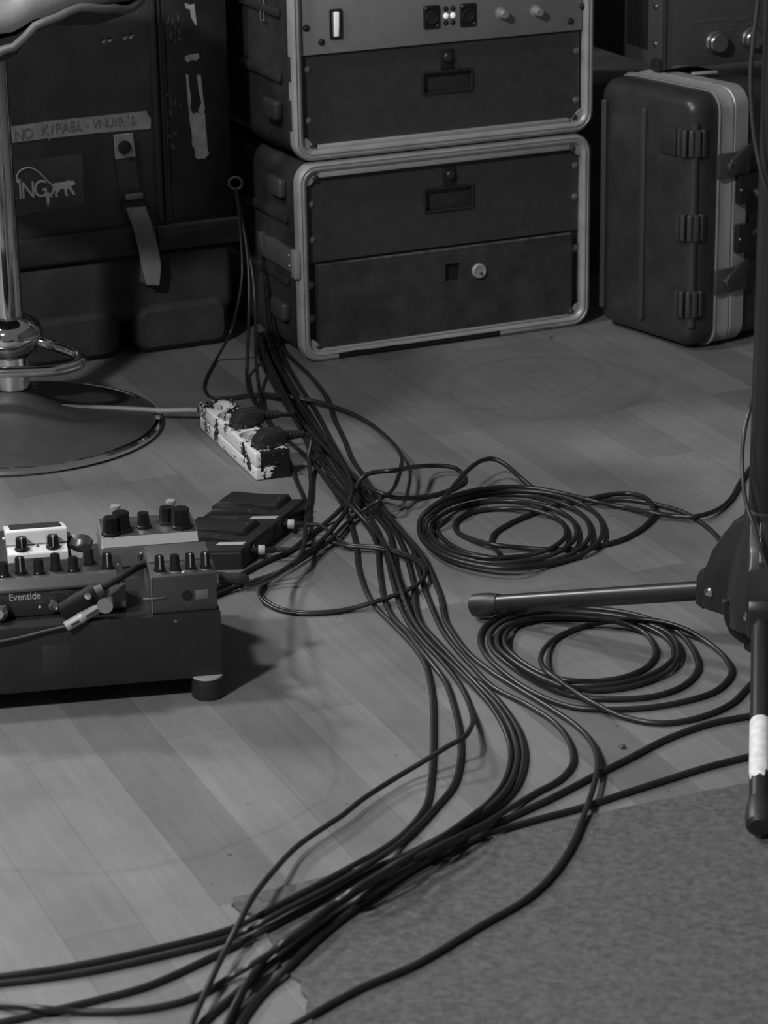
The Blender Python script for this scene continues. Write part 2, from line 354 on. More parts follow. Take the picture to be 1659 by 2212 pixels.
# ------------------------------------------------------------------ rack amplifier
am = thing('rack_amplifier', 'grey metal rack amplifier with a lit rocker switch, mounted in a rack case', 'amplifier', (RO[0], RO[1], .5105), RTH)
def az(px, py): u, z = rp(px, py); return u, z-.5105
bm = NB(); box(bm, XL+.0165, XR-.0165, .006, .0105, 0, .176, .0006); box(bm, 0, .475, .0105, .0195, .004, .172); obj('front_panel', bm, AMPM, am)
u, z = az(728, 53); bm = NB()
rr_sweep(bm, u-.0105, u+.0105, z-.024, z+.024, .002, [(0, .006), (0, .003), (.003, .003), (.0035, .0055)], fxz, k=3); sw = obj('power_switch', bm, mat('switch_frame', .012, .4), am)
bm = NB(); prism(bm, [(.0058, -.0195), (.0035, -.0195), (.0018, -.004), (-.0005, .0195), (.0058, .0195)], lambda y, zz: Vector((u-.0035, y, z+zz)), (.0075, 0, 0), .0006); obj('lit_rocker', bm, LIT, sw, label='glowing white rocker')
for px, py in ((935, 38), (1014, 33)):
    u, z = az(px, py); bm = NB()
    rr_sweep(bm, u-.0145, u+.0145, z-.019, z+.019, .003, [(0, .006), (0, .0035), (.001, .003), (.0042, .003), (.0045, .005)], fxz, k=4)
    bm.faces.new([bm.verts.new((p[0], .0048, p[1])) for p in rr(u-.0138, u+.0138, z-.0185, z+.0185, .003, 4)])
    s = obj('panel_socket', bm, mat('socket_black', .012, .45), am)
    bm = NB(); lathe(bm, [(.0108, 0), (.0108, .003), (.009, .0035), (.0085, .001), (.0004, .0008)], (u, .005, z), (0, -1, 0), 24); obj('socket_ring', bm, RUBBER, s)
    for dx, dz in ((-.0105, .0145), (.0105, -.0145)):
        bm = NB(); lathe(bm, [(.0028, 0), (.002, .0012), (.0003, .0015)], (u+dx, .003, z+dz), (0, -1, 0), 12); obj('socket_screw', bm, DULL, s)
for i, px in enumerate((966, 981)):
    for j, py in enumerate((20, 35, 50)):
        u, z = az(px, py-i); bm = NB(); lathe(bm, [(.0046, 0), (.0046, .0012), (.003, .0014), (.0026, .002), (.0004, .0028)], (u, .006, z), (0, -1, 0), 16)
        obj('indicator_lamp', bm, LED if j == 1 else mat('lamp_off', .02, .25), am, label='lit white lamp' if j == 1 else None)
for px, py in ((1086, 30), (1161, 25)):
    u, z = az(px, py); bm = NB(); lathe(bm, [(.0105, 0), (.0105, .002), (.008, .003), (.0068, .016), (.006, .017), (.0004, .017)], (u, .006, z), (0, -1, 0), 24); k = obj('level_knob', bm, mat('grey_knob', .3, .35, .3), am)
for px, py in ((664, 62), (697, 92), (1262, 15), (1236, 47)):
    u, z = az(px, py); screw(am, u, z, .006, .0045, mat('screw_dark', .04, .4, .5))

# ------------------------------------------------------------------ trunk
TO = (-.5120, 4.2960); tp = PL(TO, RTH)
tr = thing('flight_trunk', 'big black trunk with a lettered tape strip and logo sticker, behind the stool', 'trunk', (TO[0], TO[1], 0), RTH)
bm = NB(); box(bm, -.62, .300, .014, .50, .205, .80, .012, 3); obj('trunk_body', bm, TRUNKM, tr)
bm = NB(); prism(bm, [(.0, .2185), (.004, .2225), (.016, .2225), (.016, .172), (.008, .172), (.002, .176), (0, .181)], lambda y, z: Vector((-.62, y, z)), (.7755, 0, 0))
prism(bm, [(.0, .2165), (.003, .2185), (.016, .2185), (.016, .176), (.003, .177), (0, .181)], lambda y, z: Vector((.158, y, z)), (.144, 0, 0)); obj('lid_rim', bm, mat('trunk_rim', .03, .5, var=.3, vscale=30), tr)
bm = NB(); box(bm, -.61, .295, .012, .49, .055, .175, .02, 4); obj('base_tray', bm, mat('trunk_base_plastic', .042, .6, spec=.25, var=.3, vscale=14), tr)
for x0, x1 in ((-.085, .088), (.112, .282), (-.5, -.3)):
    bm = NB(); rr_sweep(bm, x0, x1, .0005, .085, .028, [(.012, .004), (.002, .012), (0, .02), (0, .46), (.01, .48)], fxz, cap=True); obj('trunk_foot', bm, mat('trunk_base_plastic', .042, .6, spec=.25, var=.3, vscale=14), tr)
bm = NB(); box(bm, .164, .172, .0045, .0155, .224, .79, .002); box(bm, .176, .180, .007, .0155, .224, .79, .001); obj('edge_strip', bm, mat('strip_black', .03, .4), tr)
bm = NB(); box(bm, .19, .296, .010, .0155, .224, .79, .002); side = obj('corner_panel', bm, mat('scuffed_panel', .014, .5, var=.5, vscale=22), tr)
# torn white sticker, peeling scraps
def scrap(name, pts, m, parent, y, th=.0006, f=None):
    bm = NB(); prism(bm, [(f or tp)(*p) for p in pts], lambda a, b: Vector((a, y, b)), (0, th, 0)); return obj(name, bm, m, parent)
SC = mat('scuffed_label', .32, .75, var=.25, vscale=60)
tq = tp
scrap('torn_label', [(413, 248), (420, 249), (431, 245), (438, 250), (447, 247), (448, 270), (451, 300), (452, 322), (456, 335), (450, 341), (448, 345), (440, 344), (433, 346), (426, 342), (425, 322), (420, 318), (419, 290), (415, 268)], SC, side, .0092)
scrap('torn_label', [(406, 162), (411, 164), (413, 190), (417, 212), (415, 235), (421, 248), (413, 249), (409, 205)], SC, side, .0092)
scrap('torn_label', [(430, 164), (438, 165), (443, 215), (447, 236), (444, 248), (436, 248), (433, 240), (440, 225), (434, 200)], SC, side, .0092)
scrap('torn_label', [(404, 124), (412, 120), (433, 117), (435, 126), (429, 133), (418, 131), (410, 137), (405, 132)], SC, side, .0092)
scrap('torn_label', [(403, 8), (415, 12), (424, 10), (427, 35), (430, 58), (424, 52), (417, 38), (415, 22), (406, 20)], SC, side, .0092)
for q in range(30):
    x, y_ = random.uniform(362, 396), random.choice((random.uniform(30, 100), random.uniform(200, 320))); w_, h_ = random.uniform(1.5, 5), random.uniform(4, 18)
    scrap('paint_scuff', [(x, y_), (x+w_*.6, y_-h_*.2), (x+w_, y_+h_*.5), (x+w_*.7, y_+h_), (x-w_*.2, y_+h_*.6)], mat('scuff', .07, .7), side, .0094)
# tape with handwriting
tape = scrap('lettered_tape', [(0, 281), (120, 264), (322, 243), (325, 250), (332, 260), (331, 281), (210, 291), (115, 302), (112, 306), (109, 302), (0, 316)], TAPE, tr, .0132, .0008)
hw = mat('faded_marker', .2, .7)
for ch, px, py, s in (('N', 46, 296, 34), ('O', 66, 292, 31), ('K', 102, 286, 32), ('I', 117, 284, 30), ('P', 130, 281, 30), ('A', 147, 279, 30), ('E', 162, 277, 30), ('L', 176, 275, 30), ('-', 193, 273, 30), ('V', 211, 271, 30), ('N', 227, 270, 30), ('U', 243, 268, 28), ('I', 255, 267, 28), ('R', 267, 266, 30), ("'", 281, 262, 28), ('S', 292, 264, 26)):
    u, z = tp(px, py); text(ch, s*.00078, hw, tape, (u, .0129, z), (PI/2, random.uniform(-.12, .12), 0), name='handwriting', sx=.85)
# sticker with cat logo
st = scrap('logo_sticker', [(10, 355), (183, 336), (186, 382), (184, 390), (189, 448), (70, 464), (67, 467), (10, 474)], mat('sticker_dark', .075, .6, var=.1), tr, .0132, .0008)
LG = mat('logo_print', .7, .6)
for ch, px, py, s, sx in (('L', 30, 419, 64, .8), ('I', 49, 418, 62, .8), ('N', 66, 416, 64, .78), ('G', 93, 413, 66, .85)):
    u, z = tp(px, py); text(ch, s*.00078*.78, LG, st, (u, .0129, z), (PI/2, 0, 0), name='logo_letter', sx=sx)
bm = NB(); prism(bm, [tp(*p) for p in ((104, 420), (112, 419), (112, 440), (109, 451), (106, 440))], lambda a, b: Vector((a, .0129, b)), (0, .0004, 0)); obj('logo_letter', bm, LG, st)
zp = lambda x, y: tp(x*.3376, 380+y*.3376)
cat = [(345, 70), (360, 58), (400, 52), (440, 45), (455, 38), (462, 44), (485, 40), (496, 55), (490, 68), (475, 72), (470, 78), (484, 104), (500, 130), (485, 132), (458, 95), (447, 90), (443, 112), (452, 135), (438, 138), (428, 112), (430, 93), (400, 97), (392, 110), (378, 125), (388, 140), (372, 148), (366, 126), (376, 107), (370, 100), (362, 118), (345, 130), (354, 142), (340, 147), (333, 128), (350, 107), (355, 85)]
bm = NB(); prism(bm, [zp(*p) for p in cat], lambda a, b: Vector((a, .0129, b)), (0, .0004, 0)); obj('cat_emblem', bm, LG, st)
tl = [tp(x*.3376, y*.3376) for x, y in ((134, 1168), (122, 1150), (138, 1108), (178, 1086), (215, 1085), (255, 1105), (300, 1146), (335, 1182), (362, 1196))]
bm = NB(); tube(bm, smooth_path([(a, .0131, b) for a, b in tl], .002), .0011, 6); u, z = tl[0]; cyl(bm, (u, .0131, z), (u, .0127, z), .0036, n=16); obj('emblem_tail', bm, LG, st)
u, z = tp(179, 426); bm = NB(); lathe(bm, [(.0036, 0), (.0036, .0004), (.0026, .0004), (.0026, 0)], (u, .0132, z), (0, -1, 0), 16); obj('trade_mark', bm, DIMPRINT, st)
# strap
sp_ = scrap('strap', [(254, 345), (296, 341), (300, 380), (309, 425), (263, 432), (262, 400), (257, 360)], mat('dark_webbing', .045, .8, var=.2), tr, .0085, .003)
scrap('snap_patch', [(250, 294), (290, 290), (296, 340), (254, 346)], PATCH, sp_, .0075, .004)
u, z = tp(272, 320); bm = NB(); lathe(bm, [(.0115, 0), (.0112, .002), (.008, .0035), (.004, .003), (.0025, .0036), (.0003, .0038)], (u, .0075, z), (0, -1, 0), 24); obj('snap_button', bm, mat('snap_metal', .05, .35, .7), sp_)
bm = NB()
for a in ((266, 418, 312, 415, 432), (268, 432, 313, 428, 438), (267, 445, 314, 441, 450)):
    (u0, z0), (u1, z1) = tp(a[0], a[1]), tp(a[2], a[4]); box(bm, u0, u1, .000, .0085, min(z0, z1)-.002, max(z0, z1)+.002, .0015)
obj('buckle', bm, mat('buckle_black', .014, .4), sp_)
u0, z0 = tp(272, 420); u1, z1 = tp(309, 427); bm = NB(); box(bm, u0, u1, -.0012, .0005, z1-.001, z0, .0006); obj('buckle_bar', bm, mat('buckle_webbing', .17, .7), sp_)
bm = NB(); A = [(272, 449), (284, 490), (293, 535), (300, 575), (312, 612)]; B = [(313, 446), (322, 480), (334, 530), (340, 570), (338, 612)]
yy = [-.001, -.010, -.016, -.016, -.012]
for t_ in (0, .0016):
    pass
LL = []
for (a, b, y_) in zip(A, B, yy):
    (ua, za), (ub, zb) = tp(*a), tp(*b); LL.append([Vector((ua, y_, za)), Vector((ub, y_-.002, zb)), Vector((ub, y_-.0005, zb)), Vector((ua, y_+.0015, za))])
skin(bm, LL); obj('strap_end', bm, WEB, sp_)
bm = NB(); LL = []
for (a, b, y_) in (((300, 560), (320, 566), -.006), ((300, 606), (318, 612), -.006)):
    (ua, za), (ub, zb) = tp(*a), tp(*b); LL.append([Vector((ua, y_, za)), Vector((ub, y_, zb)), Vector((ub, y_+.0015, zb)), Vector((ua, y_+.0015, za))])
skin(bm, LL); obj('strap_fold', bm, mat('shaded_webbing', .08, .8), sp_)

# ------------------------------------------------------------------ bar stool
so = G(34, 930); SX, SY = so.x, so.y
bs = thing('bar_stool', 'chrome bar stool with pale seat and round dark base', 'bar stool', (SX, SY, 0))
R0 = .2255
bm = NB(); lathe(bm, [(.214, .0008), (R0-.004, .0008), (R0, .004), (R0, .009), (R0-.003, .0125), (R0-.009, .0135), (R0-.010, .0125)], n=96); obj('base_rim', bm, CHROME, bs)
bm = NB(); lathe(bm, [(R0-.0095, .002), (R0-.0095, .012), (.21, .0155), (.17, .0185), (.13, .023), (.10, .029), (.075, .038), (.055, .050), (.042, .061), (.034, .068), (.03, .07), (.028, .068), (.028, .05)], n=96); obj('base_plate', bm, SATIN, bs)
bm = NB(); cyl(bm, (0, 0, .055), (0, 0, .125), .0265, n=40); obj('lower_tube', bm, CHROME, bs)
bm = NB(); lathe(bm, [(.024, .182), (.03, .183), (.042, .176), (.049, .167), (.0515, .157), (.050, .146), (.043, .132), (.032, .122), (.024, .120)], n=48); obj('collar', bm, CHROME, bs)
bm = NB(); cyl(bm, (0, 0, .165), (0, 0, .60), .0225, n=40); obj('gas_column', bm, CHROME, bs)
# footrest: D-shaped ring with arms
fz = .123
def fr(px, py, z): p = G(px, py, z); return (p.x-SX, p.y-SY, z)
pts = [(.030, -.006, .150), (.062, -.012, .140)]+[fr(x, y, z) for x, y, z in ((110, 745, .133), (150, 758, .126), (172, 770, .121), (174, 783, .117), (150, 794, .115), (105, 801, .115), (55, 803, .115))]
mir = [(-x, y, z) for x, y, z in reversed(pts)]
bm = NB(); tube(bm, smooth_path(pts+[(0, pts[-1][1]-.001, .115)]+mir, .004), .0085, 14); obj('footrest', bm, CHROME, bs)
# seat
def se(a, ax, ay, e=2.6):
    c, s = math.cos(a), math.sin(a); k = (abs(c)**e+abs(s)**e)**(-1/e); return c*k*ax, s*k*ay
def lerp_tab(x, T):
    if x <= T[0][0]: return T[0][1]
    for (a, b), (c, d) in zip(T, T[1:]):
        if x <= c:
            t = (x-a)/(c-a); t = t*t*(3-2*t); return b+(d-b)*t
    return T[-1][1]
ZB = [(-.3, .624), (-.014, .630), (.055, .643), (.10, .662), (.15, .674), (.19, .672), (.22, .668)]
ZR = [(-.3, .570), (-.014, .582), (.055, .625), (.103, .660), (.152, .675), (.19, .668), (.212, .66), (.232, .668)]
AX, AYs = .232, .205; N_ = 96
ang = [2*PI*i/N_ for i in range(N_)]
def seat_loop(ins, dz, tab):
    L = []
    for a in ang:
        x, y = se(a, AX-ins, AYs-ins); xo, _ = se(a, AX, AYs); L.append(Vector((x, y, lerp_tab(xo*.98, tab)+dz)))
    return L
bm = NB(); skin(bm, [seat_loop(.02, .0, ZB), seat_loop(.004, .003, ZB), seat_loop(0, .012, ZB), seat_loop(.002, .026, ZB), seat_loop(.010, .036, ZB), seat_loop(.03, .042, ZB), seat_loop(.07, .04, ZB), seat_loop(.14, .034, ZB), seat_loop(.2, .03, ZB)]); obj('seat_cushion', bm, LEATHER, bs)
bm = NB(); ring = seat_loop(.001, 0, ZR); tube(bm, ring, .0065, 10, closed=True); obj('seat_piping', bm, PIPING, bs)
bm = NB(); skin(bm, [seat_loop(.0, .0, ZR), seat_loop(.012, -.010, ZR), seat_loop(.05, -.024, ZR), seat_loop(.10, -.03, ZR), seat_loop(.16, -.03, ZR)]); obj('seat_shell', bm, mat('seat_underside', .03, .6), bs)
bm = NB(); box(bm, -.045, .045, -.045, .045, .588, .606, .004); mp_ = obj('mounting_plate', bm, mat('plate_black', .03, .4), bs)
for x in (.12, .13, .155, .165):
    p = AY(225+(x-.12)*1300, 88-(x-.12)*220, SY-.05); bm = NB(); lathe(bm, [(.004, 0), (.003, .004), (.0005, .005)], (p.x-SX, -.05, p.z), (0, -1, 0), 12); obj('seat_bolt', bm, STEEL, bs)

# ------------------------------------------------------------------ right-hand moulded case and amplifier on it
CO = (.5577, 4.325); CTH = 125.8-90.    # local x = thickness (to the right-back), local y = back
mc = thing('moulded_case', 'upright black moulded case with wide aluminium edge, on the floor beside the rack stack', 'hard case', (CO[0], CO[1], 0), CTH)
fyz = lambda a, z, x: Vector((x, a, z))   # ring plane is y-z; a = y
DY, DZ = .252, .437
bm = NB(); rr_sweep(bm, 0, DY, .0005, DZ, .036, [(.003, .002), (0, .001), (.0005, .0), (.002, .0005), (.003, .026), (.001, .029), (.001, .031), (.003, .0325), (.003, .0345), (.001, .036), (.001, .064), (.003, .066)], fyz, cap=True)
obj('aluminium_edge', bm, mat('case_aluminium', .37, .42, .25, var=.1, vscale=30), mc)
bm = NB(); rr_sweep(bm, 0, DY, .0005, DZ, .036, [(.006, .002), (.005, -.018), (.007, -.034), (.014, -.045), (.024, -.050), (.06, -.052)], fyz, cap=True); obj('front_shell', bm, SHELL, mc)
bm = NB(); rr_sweep(bm, 0, DY, .0005, DZ, .036, [(.006, .065), (.006, .14), (.012, .16), (.03, .168)], fyz, cap=True); obj('rear_shell', bm, SHELL, mc)
# raised ribs on the broad face
for y_ in (.125, .225):
    bm = NB(); box(bm, -.058, -.048, y_-.006, y_+.006, .035, DZ-.04, .004, 3); obj('shell_rib', bm, mat('rib_plastic', .045, .38), mc)
bm = NB(); tube(bm, [(-.043, .012, .045), (-.043, .012, DZ-.05)], .007, 12); obj('corner_ridge', bm, mat('rib_plastic', .045, .38), mc)
for z in (.355, .215, .085):
    bm = NB(); 
    for k in range(5):
        a = math.radians(-10+k*28); cx, cy = -.036, .026
        d = Vector((-math.sin(a), -math.cos(a), 0))
        if k < 5:
            c = Vector((cx, cy, 0))+d*.020; s = Vector((d.y, -d.x, 0))
            prism(bm, [(-.004, -.022), (.004, -.022), (.004, .022), (-.004, .022)], lambda a_, b_: c+s*a_+Vector((0, 0, z+b_))-d*.004, d*.011, .0018)
    bm2 = bm; obj('ribbed_bumper', bm2, mat('bumper_grey', .05, .36), mc)
bm = NB(); box(bm, -.0555, -.051, .045, .085, .33, .375, .001); obj('name_plate', bm, mat('plate_grey', .026, .5), mc)
for z in (.31, .115):
    bm = NB(); box(bm, -.003, .066, -.0045, .001, z-.020, z+.022, .0012); l = obj('twist_latch', bm, mat('latch_metal', .13, .4, .6), mc)
    bm = NB(); prism(bm, [(.014, -.004), (.02, -.016), (.036, -.014), (.064, .016), (.064, .034), (.054, .030), (.02, .012)], lambda x, b_: Vector((x, -.0045, z+b_)), (0, -.006, 0), .0015); obj('latch_lever', bm, mat('latch_lever', .09, .4, .6), l)
    bm = NB(); lathe(bm, [(.008, 0), (.008, .004), (.004, .006), (.0004, .006)], (.022, -.0045, z), (0, -1, 0), 20); obj('latch_hub', bm, STEEL, l)
for z in (.268, .185):
    bm = NB(); box(bm, .037, .11, -.012, .0, z-.024, z+.024, .003); h = obj('handle_bracket', bm, mat('bracket_black', .013, .4), mc)
    bm = NB(); lathe(bm, [(.004, 0), (.003, .002), (.0003, .0026)], (.042, -.012, z), (0, -1, 0), 12); obj('bracket_rivet', bm, DULL, h)
bm = NB(); tube(bm, smooth_path([(.075, -.01, .262), (.075, -.028, .252), (.075, -.03, .2265), (.075, -.028, .2), (.075, -.01, .19)], .004), .008, 12); obj('carry_handle', bm, RUBBER, mc)

dk = thing('gap_filler_case', 'added black filler case darkening the gap behind the moulded case and rack stack', 'trunk', (.45, 4.86, 0), RTH)  # added filler, put here only so the gap between the cases reads dark
bm = NB(); box(bm, -.12, .60, .0, .30, .0005, .36, .015, 3); obj('case_body', bm, TRUNKM, dk)
bm = NB(); box(bm, -.121, .601, -.003, .301, .2, .215, .002); obj('case_rim', bm, RUBBER, dk)
ao = G(1437, 150, DZ+.006)
ra = thing('audio_processor', 'black audio unit with silver knobs, standing on top of the moulded case', 'audio unit', (ao.x, ao.y, DZ+.001), RTH)
ap = PL((ao.x, ao.y), RTH)
bz = DZ+.001
bm = NB(); box(bm, .0, .40, .006, .26, .004, .16, .002); box(bm, -.0, .40, 0, .006, .004, .16, .001); obj('chassis', bm, mat('unit_black', .06, .5), ra)
bm = NB(); box(bm, -.0025, .001, -.002, .008, .004, .16, .0008); obj('panel_edge', bm, mat('edge_grey', .06, .4, .4), ra)
bm = NB()
for k in range(9): box(bm, -.0045, 0, .06+k*.008, .064+k*.008, .03, .145, .001)
obj('side_vents', bm, mat('vent_black', .02, .4), ra)
for y_ in (.035,):
    for z_ in (.042, .105):
        bm = NB(); lathe(bm, [(.006, 0), (.004, .003), (.0004, .0035)], (0, y_, z_), (-1, 0, 0), 14); obj('side_screw', bm, DULL, ra)
bm = NB(); box(bm, -.012, .004, .006, .03, -.0, .02, .003); box(bm, .3, .33, .01, .03, 0, .006, .002); box(bm, .02, .05, .2, .23, 0, .006, .002); box(bm, .3, .33, .2, .23, 0, .006, .002); obj('unit_foot', bm, RUBBER, ra)
bm = NB(); box(bm, .013, .046, -.0022, .0, .006, .0095, .0004); obj('front_trim', bm, mat('trim_grey', .12, .5), ra)
for px, py, txt, nx in ((1545, 91, 'CHANNEL ONE LEVEL', 1534), (1622, 83, 'CHANNEL TWO LEVEL', 1625)):
    u, z = ap(px, py); z -= bz; bm = NB(); lathe(bm, [(.0195, 0), (.0195, .004), (.017, .006), (.0165, .014), (.0145, .016), (.0140, .018), (.0004, .0185)], (u, 0, z), (0, -1, 0), 36); kb = obj('level_knob', bm, mat('silver_knob', .32, .28, .9), ra)
    bm = NB()
    for i in range(17):
        a = math.radians(230-i*17.5); r0, r1 = .0235, .030
        prism(bm, [(-.00055, r0), (.00055, r0), (.00055, r1), (-.00055, r1)], lambda a_, b_: Vector((u+a_*math.sin(a)+b_*math.cos(a), -.0001, z-a_*math.cos(a)+b_*math.sin(a))), (0, -.0003, 0))
    obj('scale_marks', bm, DIMPRINT, ra)
    u2, z2 = ap(nx, 44 if nx == 1534 else 38); text(txt, .0085, DIMPRINT, ra, (u2, -.0002, z2-bz), name='lettering', sx=.85)
u2, z2 = ap(1579, 61); text('LINE', .006, DIMPRINT, ra, (u2, -.0002, z2-bz+.004)); text('OUT', .006, DIMPRINT, ra, (u2, -.0002, z2-bz-.003))
cp_ = G(1522, 158, DZ+.002); bm = NB(); box(bm, -.022, .022, -.006, .006, 0, .004, .001)
o = obj('paper_scrap', bm, mat('scrap_pale', .3, .7)); o.location = (cp_.x, cp_.y, DZ+.0006); o.rotation_euler = (0, 0, .3); tag(o, 'small pale scrap lying on top of the moulded case', 'scrap')

# ------------------------------------------------------------------ power strip
fl, frr, bl = G(553, 1040), G(627, 1033), G(432, 926)
dv = (bl-fl); LEN = dv.length; dv.normalize(); STH = math.degrees(math.atan2(dv.y, dv.x))-90
ps = thing('power_strip', 'scuffed white power strip with torn black tape, on the floor by the stool', 'power strip', (fl.x, fl.y, 0), STH)
PW, PH = .052, .043
def strip_mat():
    m = bpy.data.materials.new('scuffed_white'); m.use_nodes = True; nt = m.node_tree; b = nt.nodes['Principled BSDF']; N = nt.nodes.new; K = nt.links.new
    tc = N('ShaderNodeTexCoord'); n = N('ShaderNodeTexNoise'); n.inputs['Scale'].default_value = 120; n.inputs['Detail'].default_value = 4; n.inputs['Distortion'].default_value = 1.2; K(tc.outputs['Object'], n.inputs['Vector'])
    big = N('ShaderNodeTexNoise'); big.inputs['Scale'].default_value = 26; big.inputs['Detail'].default_value = 1.; K(tc.outputs['Object'], big.inputs['Vector'])
    ad = N('ShaderNodeMath'); ad.operation = 'MULTIPLY_ADD'; ad.inputs[1].default_value = 1.1; K(big.outputs['Fac'], ad.inputs[0]); K(n.outputs['Fac'], ad.inputs[2])
    sp = N('ShaderNodeSeparateXYZ'); K(tc.outputs['Object'], sp.inputs[0])
    # more black towards the right side and near end, where the tape was wrapped
    xr = N('ShaderNodeMapRange'); xr.inputs['From Min'].default_value = .006; xr.inputs['From Max'].default_value = .046; xr.inputs['To Min'].default_value = -.03; xr.inputs['To Max'].default_value = .15; K(sp.outputs['X'], xr.inputs['Value'])
    yr = N('ShaderNodeMapRange'); yr.inputs['From Min'].default_value = .0; yr.inputs['From Max'].default_value = .02; yr.inputs['To Min'].default_value = .16; yr.inputs['To Max'].default_value = 0.; K(sp.outputs['Y'], yr.inputs['Value'])
    yx = N('ShaderNodeMath'); yx.operation = 'MULTIPLY'; xg = N('ShaderNodeMath'); xg.operation = 'GREATER_THAN'; xg.inputs[1].default_value = .008; K(sp.outputs['X'], xg.inputs[0]); K(xg.outputs[0], yx.inputs[0]); K(yr.outputs[0], yx.inputs[1])
    a2 = N('ShaderNodeMath'); a2.operation = 'ADD'; K(ad.outputs[0], a2.inputs[0]); K(xr.outputs[0], a2.inputs[1])
    a3 = N('ShaderNodeMath'); a3.operation = 'ADD'; K(a2.outputs[0], a3.inputs[0]); K(yx.outputs[0], a3.inputs[1])
    r = N('ShaderNodeMapRange'); r.inputs['From Min'].default_value = 1.13; r.inputs['From Max'].default_value = 1.15; r.inputs['To Min'].default_value = 0; r.inputs['To Max'].default_value = 1; K(a3.outputs[0], r.inputs['Value'])
    mx = N('ShaderNodeMixRGB'); mx.inputs[1].default_value = (.7, .7, .7, 1); mx.inputs[2].default_value = (.012, .012, .012, 1); K(r.outputs[0], mx.inputs[0]); K(mx.outputs[0], b.inputs['Base Color'])
    b.inputs['Roughness'].default_value = .4
    return m
SM = strip_mat()
bm = NB(); box(bm, 0, PW, 0, LEN, .0005, .0198, .003, 3); obj('lower_housing', bm, SM, ps)
# upper housing with five round wells
NS = 5; sy = [.030+i*(LEN-.062)/(NS-1) for i in range(NS)]; WR = .0218
bm = NB(); box(bm, 0, PW, 0, LEN, .0200, PH, .003, 3); hs = obj('upper_housing', bm, SM, ps)
cb = NB()
for y_ in sy: cyl(cb, (PW/2, y_, .026), (PW/2, y_, PH+.01), WR, n=40)
cut = obj('cutter', cb, SM, ps)
bpy.context.view_layer.update()
mo = hs.modifiers.new('b', 'BOOLEAN'); mo.operation = 'DIFFERENCE'; mo.object = cut; mo.solver = 'EXACT'
dg = bpy.context.evaluated_depsgraph_get(); me = bpy.data.meshes.new_from_object(hs.evaluated_get(dg)); hs.modifiers.clear(); hs.data = me
me.polygons.foreach_set('use_smooth', [True]*len(me.polygons)); me.set_sharp_from_angle(angle=math.radians(38))
bpy.data.objects.remove(cut)
for y_ in sy:
    bm = NB(); cyl(bm, (PW/2, y_, .0255), (PW/2, y_, .0275), WR-.001, n=32)
    for s in (-1, 1): box(bm, PW/2-.004, PW/2+.004, y_+s*(WR-.0045)-.0022, y_+s*(WR-.0045)+.0022, .0275, .040, .001)
    for s in (-1, 1): box(bm, PW/2+s*(WR-.0045)-.0022, PW/2+s*(WR-.0045)+.0022, y_-.004, y_+.004, .0275, .041, .001)
    sk = obj('socket', bm, mat('socket_white', .5, .45, var=.5, vscale=90), hs)
    for s in (-1, 1):
        bm = NB(); cyl(bm, (PW/2+s*.0095*.7, y_+s*.0095*.7, .0274), (PW/2+s*.0095*.7, y_+s*.0095*.7, .0280), .0028, n=14); obj('contact_hole', bm, INK, sk)
bm = NB(); prism(bm, [(.036, .0008), (PW+.0006, .0008), (PW+.0006, PH+.0008), (.047, PH+.0008), (.037, PH*.62), (.040, PH*.5)], lambda x, z: Vector((x, -.0007, z)), (0, .0012, 0)); obj('torn_tape', bm, mat('black_tape', .012, .35), ps)
bm = NB(); box(bm, PW-.0006, PW+.0008, .0, LEN-.02, .0008, PH-.003); obj('torn_tape', bm, mat('black_tape', .012, .35), ps)
# grey lead running left behind the stool column
inv = (Matrix.Translation((fl.x, fl.y, 0)) @ Matrix.Rotation(math.radians(STH), 4, 'Z')).inverted()
ld = [G(428, 886, .022), G(400, 886, .02), G(360, 887, .018), G(310, 885, .0185), G(250, 882, .021), G(190, 880, .026), G(140, 879, .034), G(105, 878, .040), G(60, 868, .045), G(0, 862, .03), G(-60, 862, .01)]
ld = [inv @ p for p in ld]
bm = NB(); tube(bm, smooth_path(ld, .004), .0042, 12); obj('power_lead', bm, GREYSHEATH, ps, label='pale grey mains lead')

# ------------------------------------------------------------------ pedalboard
BO = (-.2098, 2.908); BTH = 9.7
pbm = Matrix.Translation((BO[0], BO[1], 0)) @ Matrix.Rotation(math.radians(BTH), 4, 'Z')
pd = thing('pedalboard', 'black wooden pedalboard on short round feet, carrying several effect pedals', 'pedalboard', (BO[0], BO[1], 0), BTH)
BT = .108
bm = NB(); prism(bm, [(-.55, 0), (.0175, 0), (.0175, .262), (-.112, .262), (-.112, .205), (-.142, .205), (-.142, .335), (-.55, .335)], lambda x, y_: Vector((x, y_, .026)), (0, 0, BT-.026), .0015); obj('board_box', bm, mat('board_black', .0175, .5, var=.15, vscale=30), pd)
for x, y_ in ((-.0005, .0215), (-.0005, .25), (-.52, .0215), (-.52, .32)):
    bm = NB(); lathe(bm, [(.0185, .0005), (.0195, .003), (.0185, .026), (.0004, .026)], (x, y_-.014, 0), n=32); ft = obj('board_foot', bm, RUBBER, pd)
    bm = NB(); lathe(bm, [(.0175, .0262), (.0188, .0262), (.0188, .0285), (.0175, .0285)], (x, y_-.014, 0), n=32); obj('foot_ring', bm, mat('foot_ring', .55, .3, .3), ft)
bm = NB(); lathe(bm, [(.0022, 0), (.0016, .001), (.0002, .0014)], (-.035, 0, .1), (0, -1, 0), 10); obj('board_pin', bm, STEEL, pd)
bm = NB(); box(bm, -.192, -.158, -.0005, .001, .046, .083, .0002); obj('faint_patch', bm, mat('patch_black', .022, .55), pd)

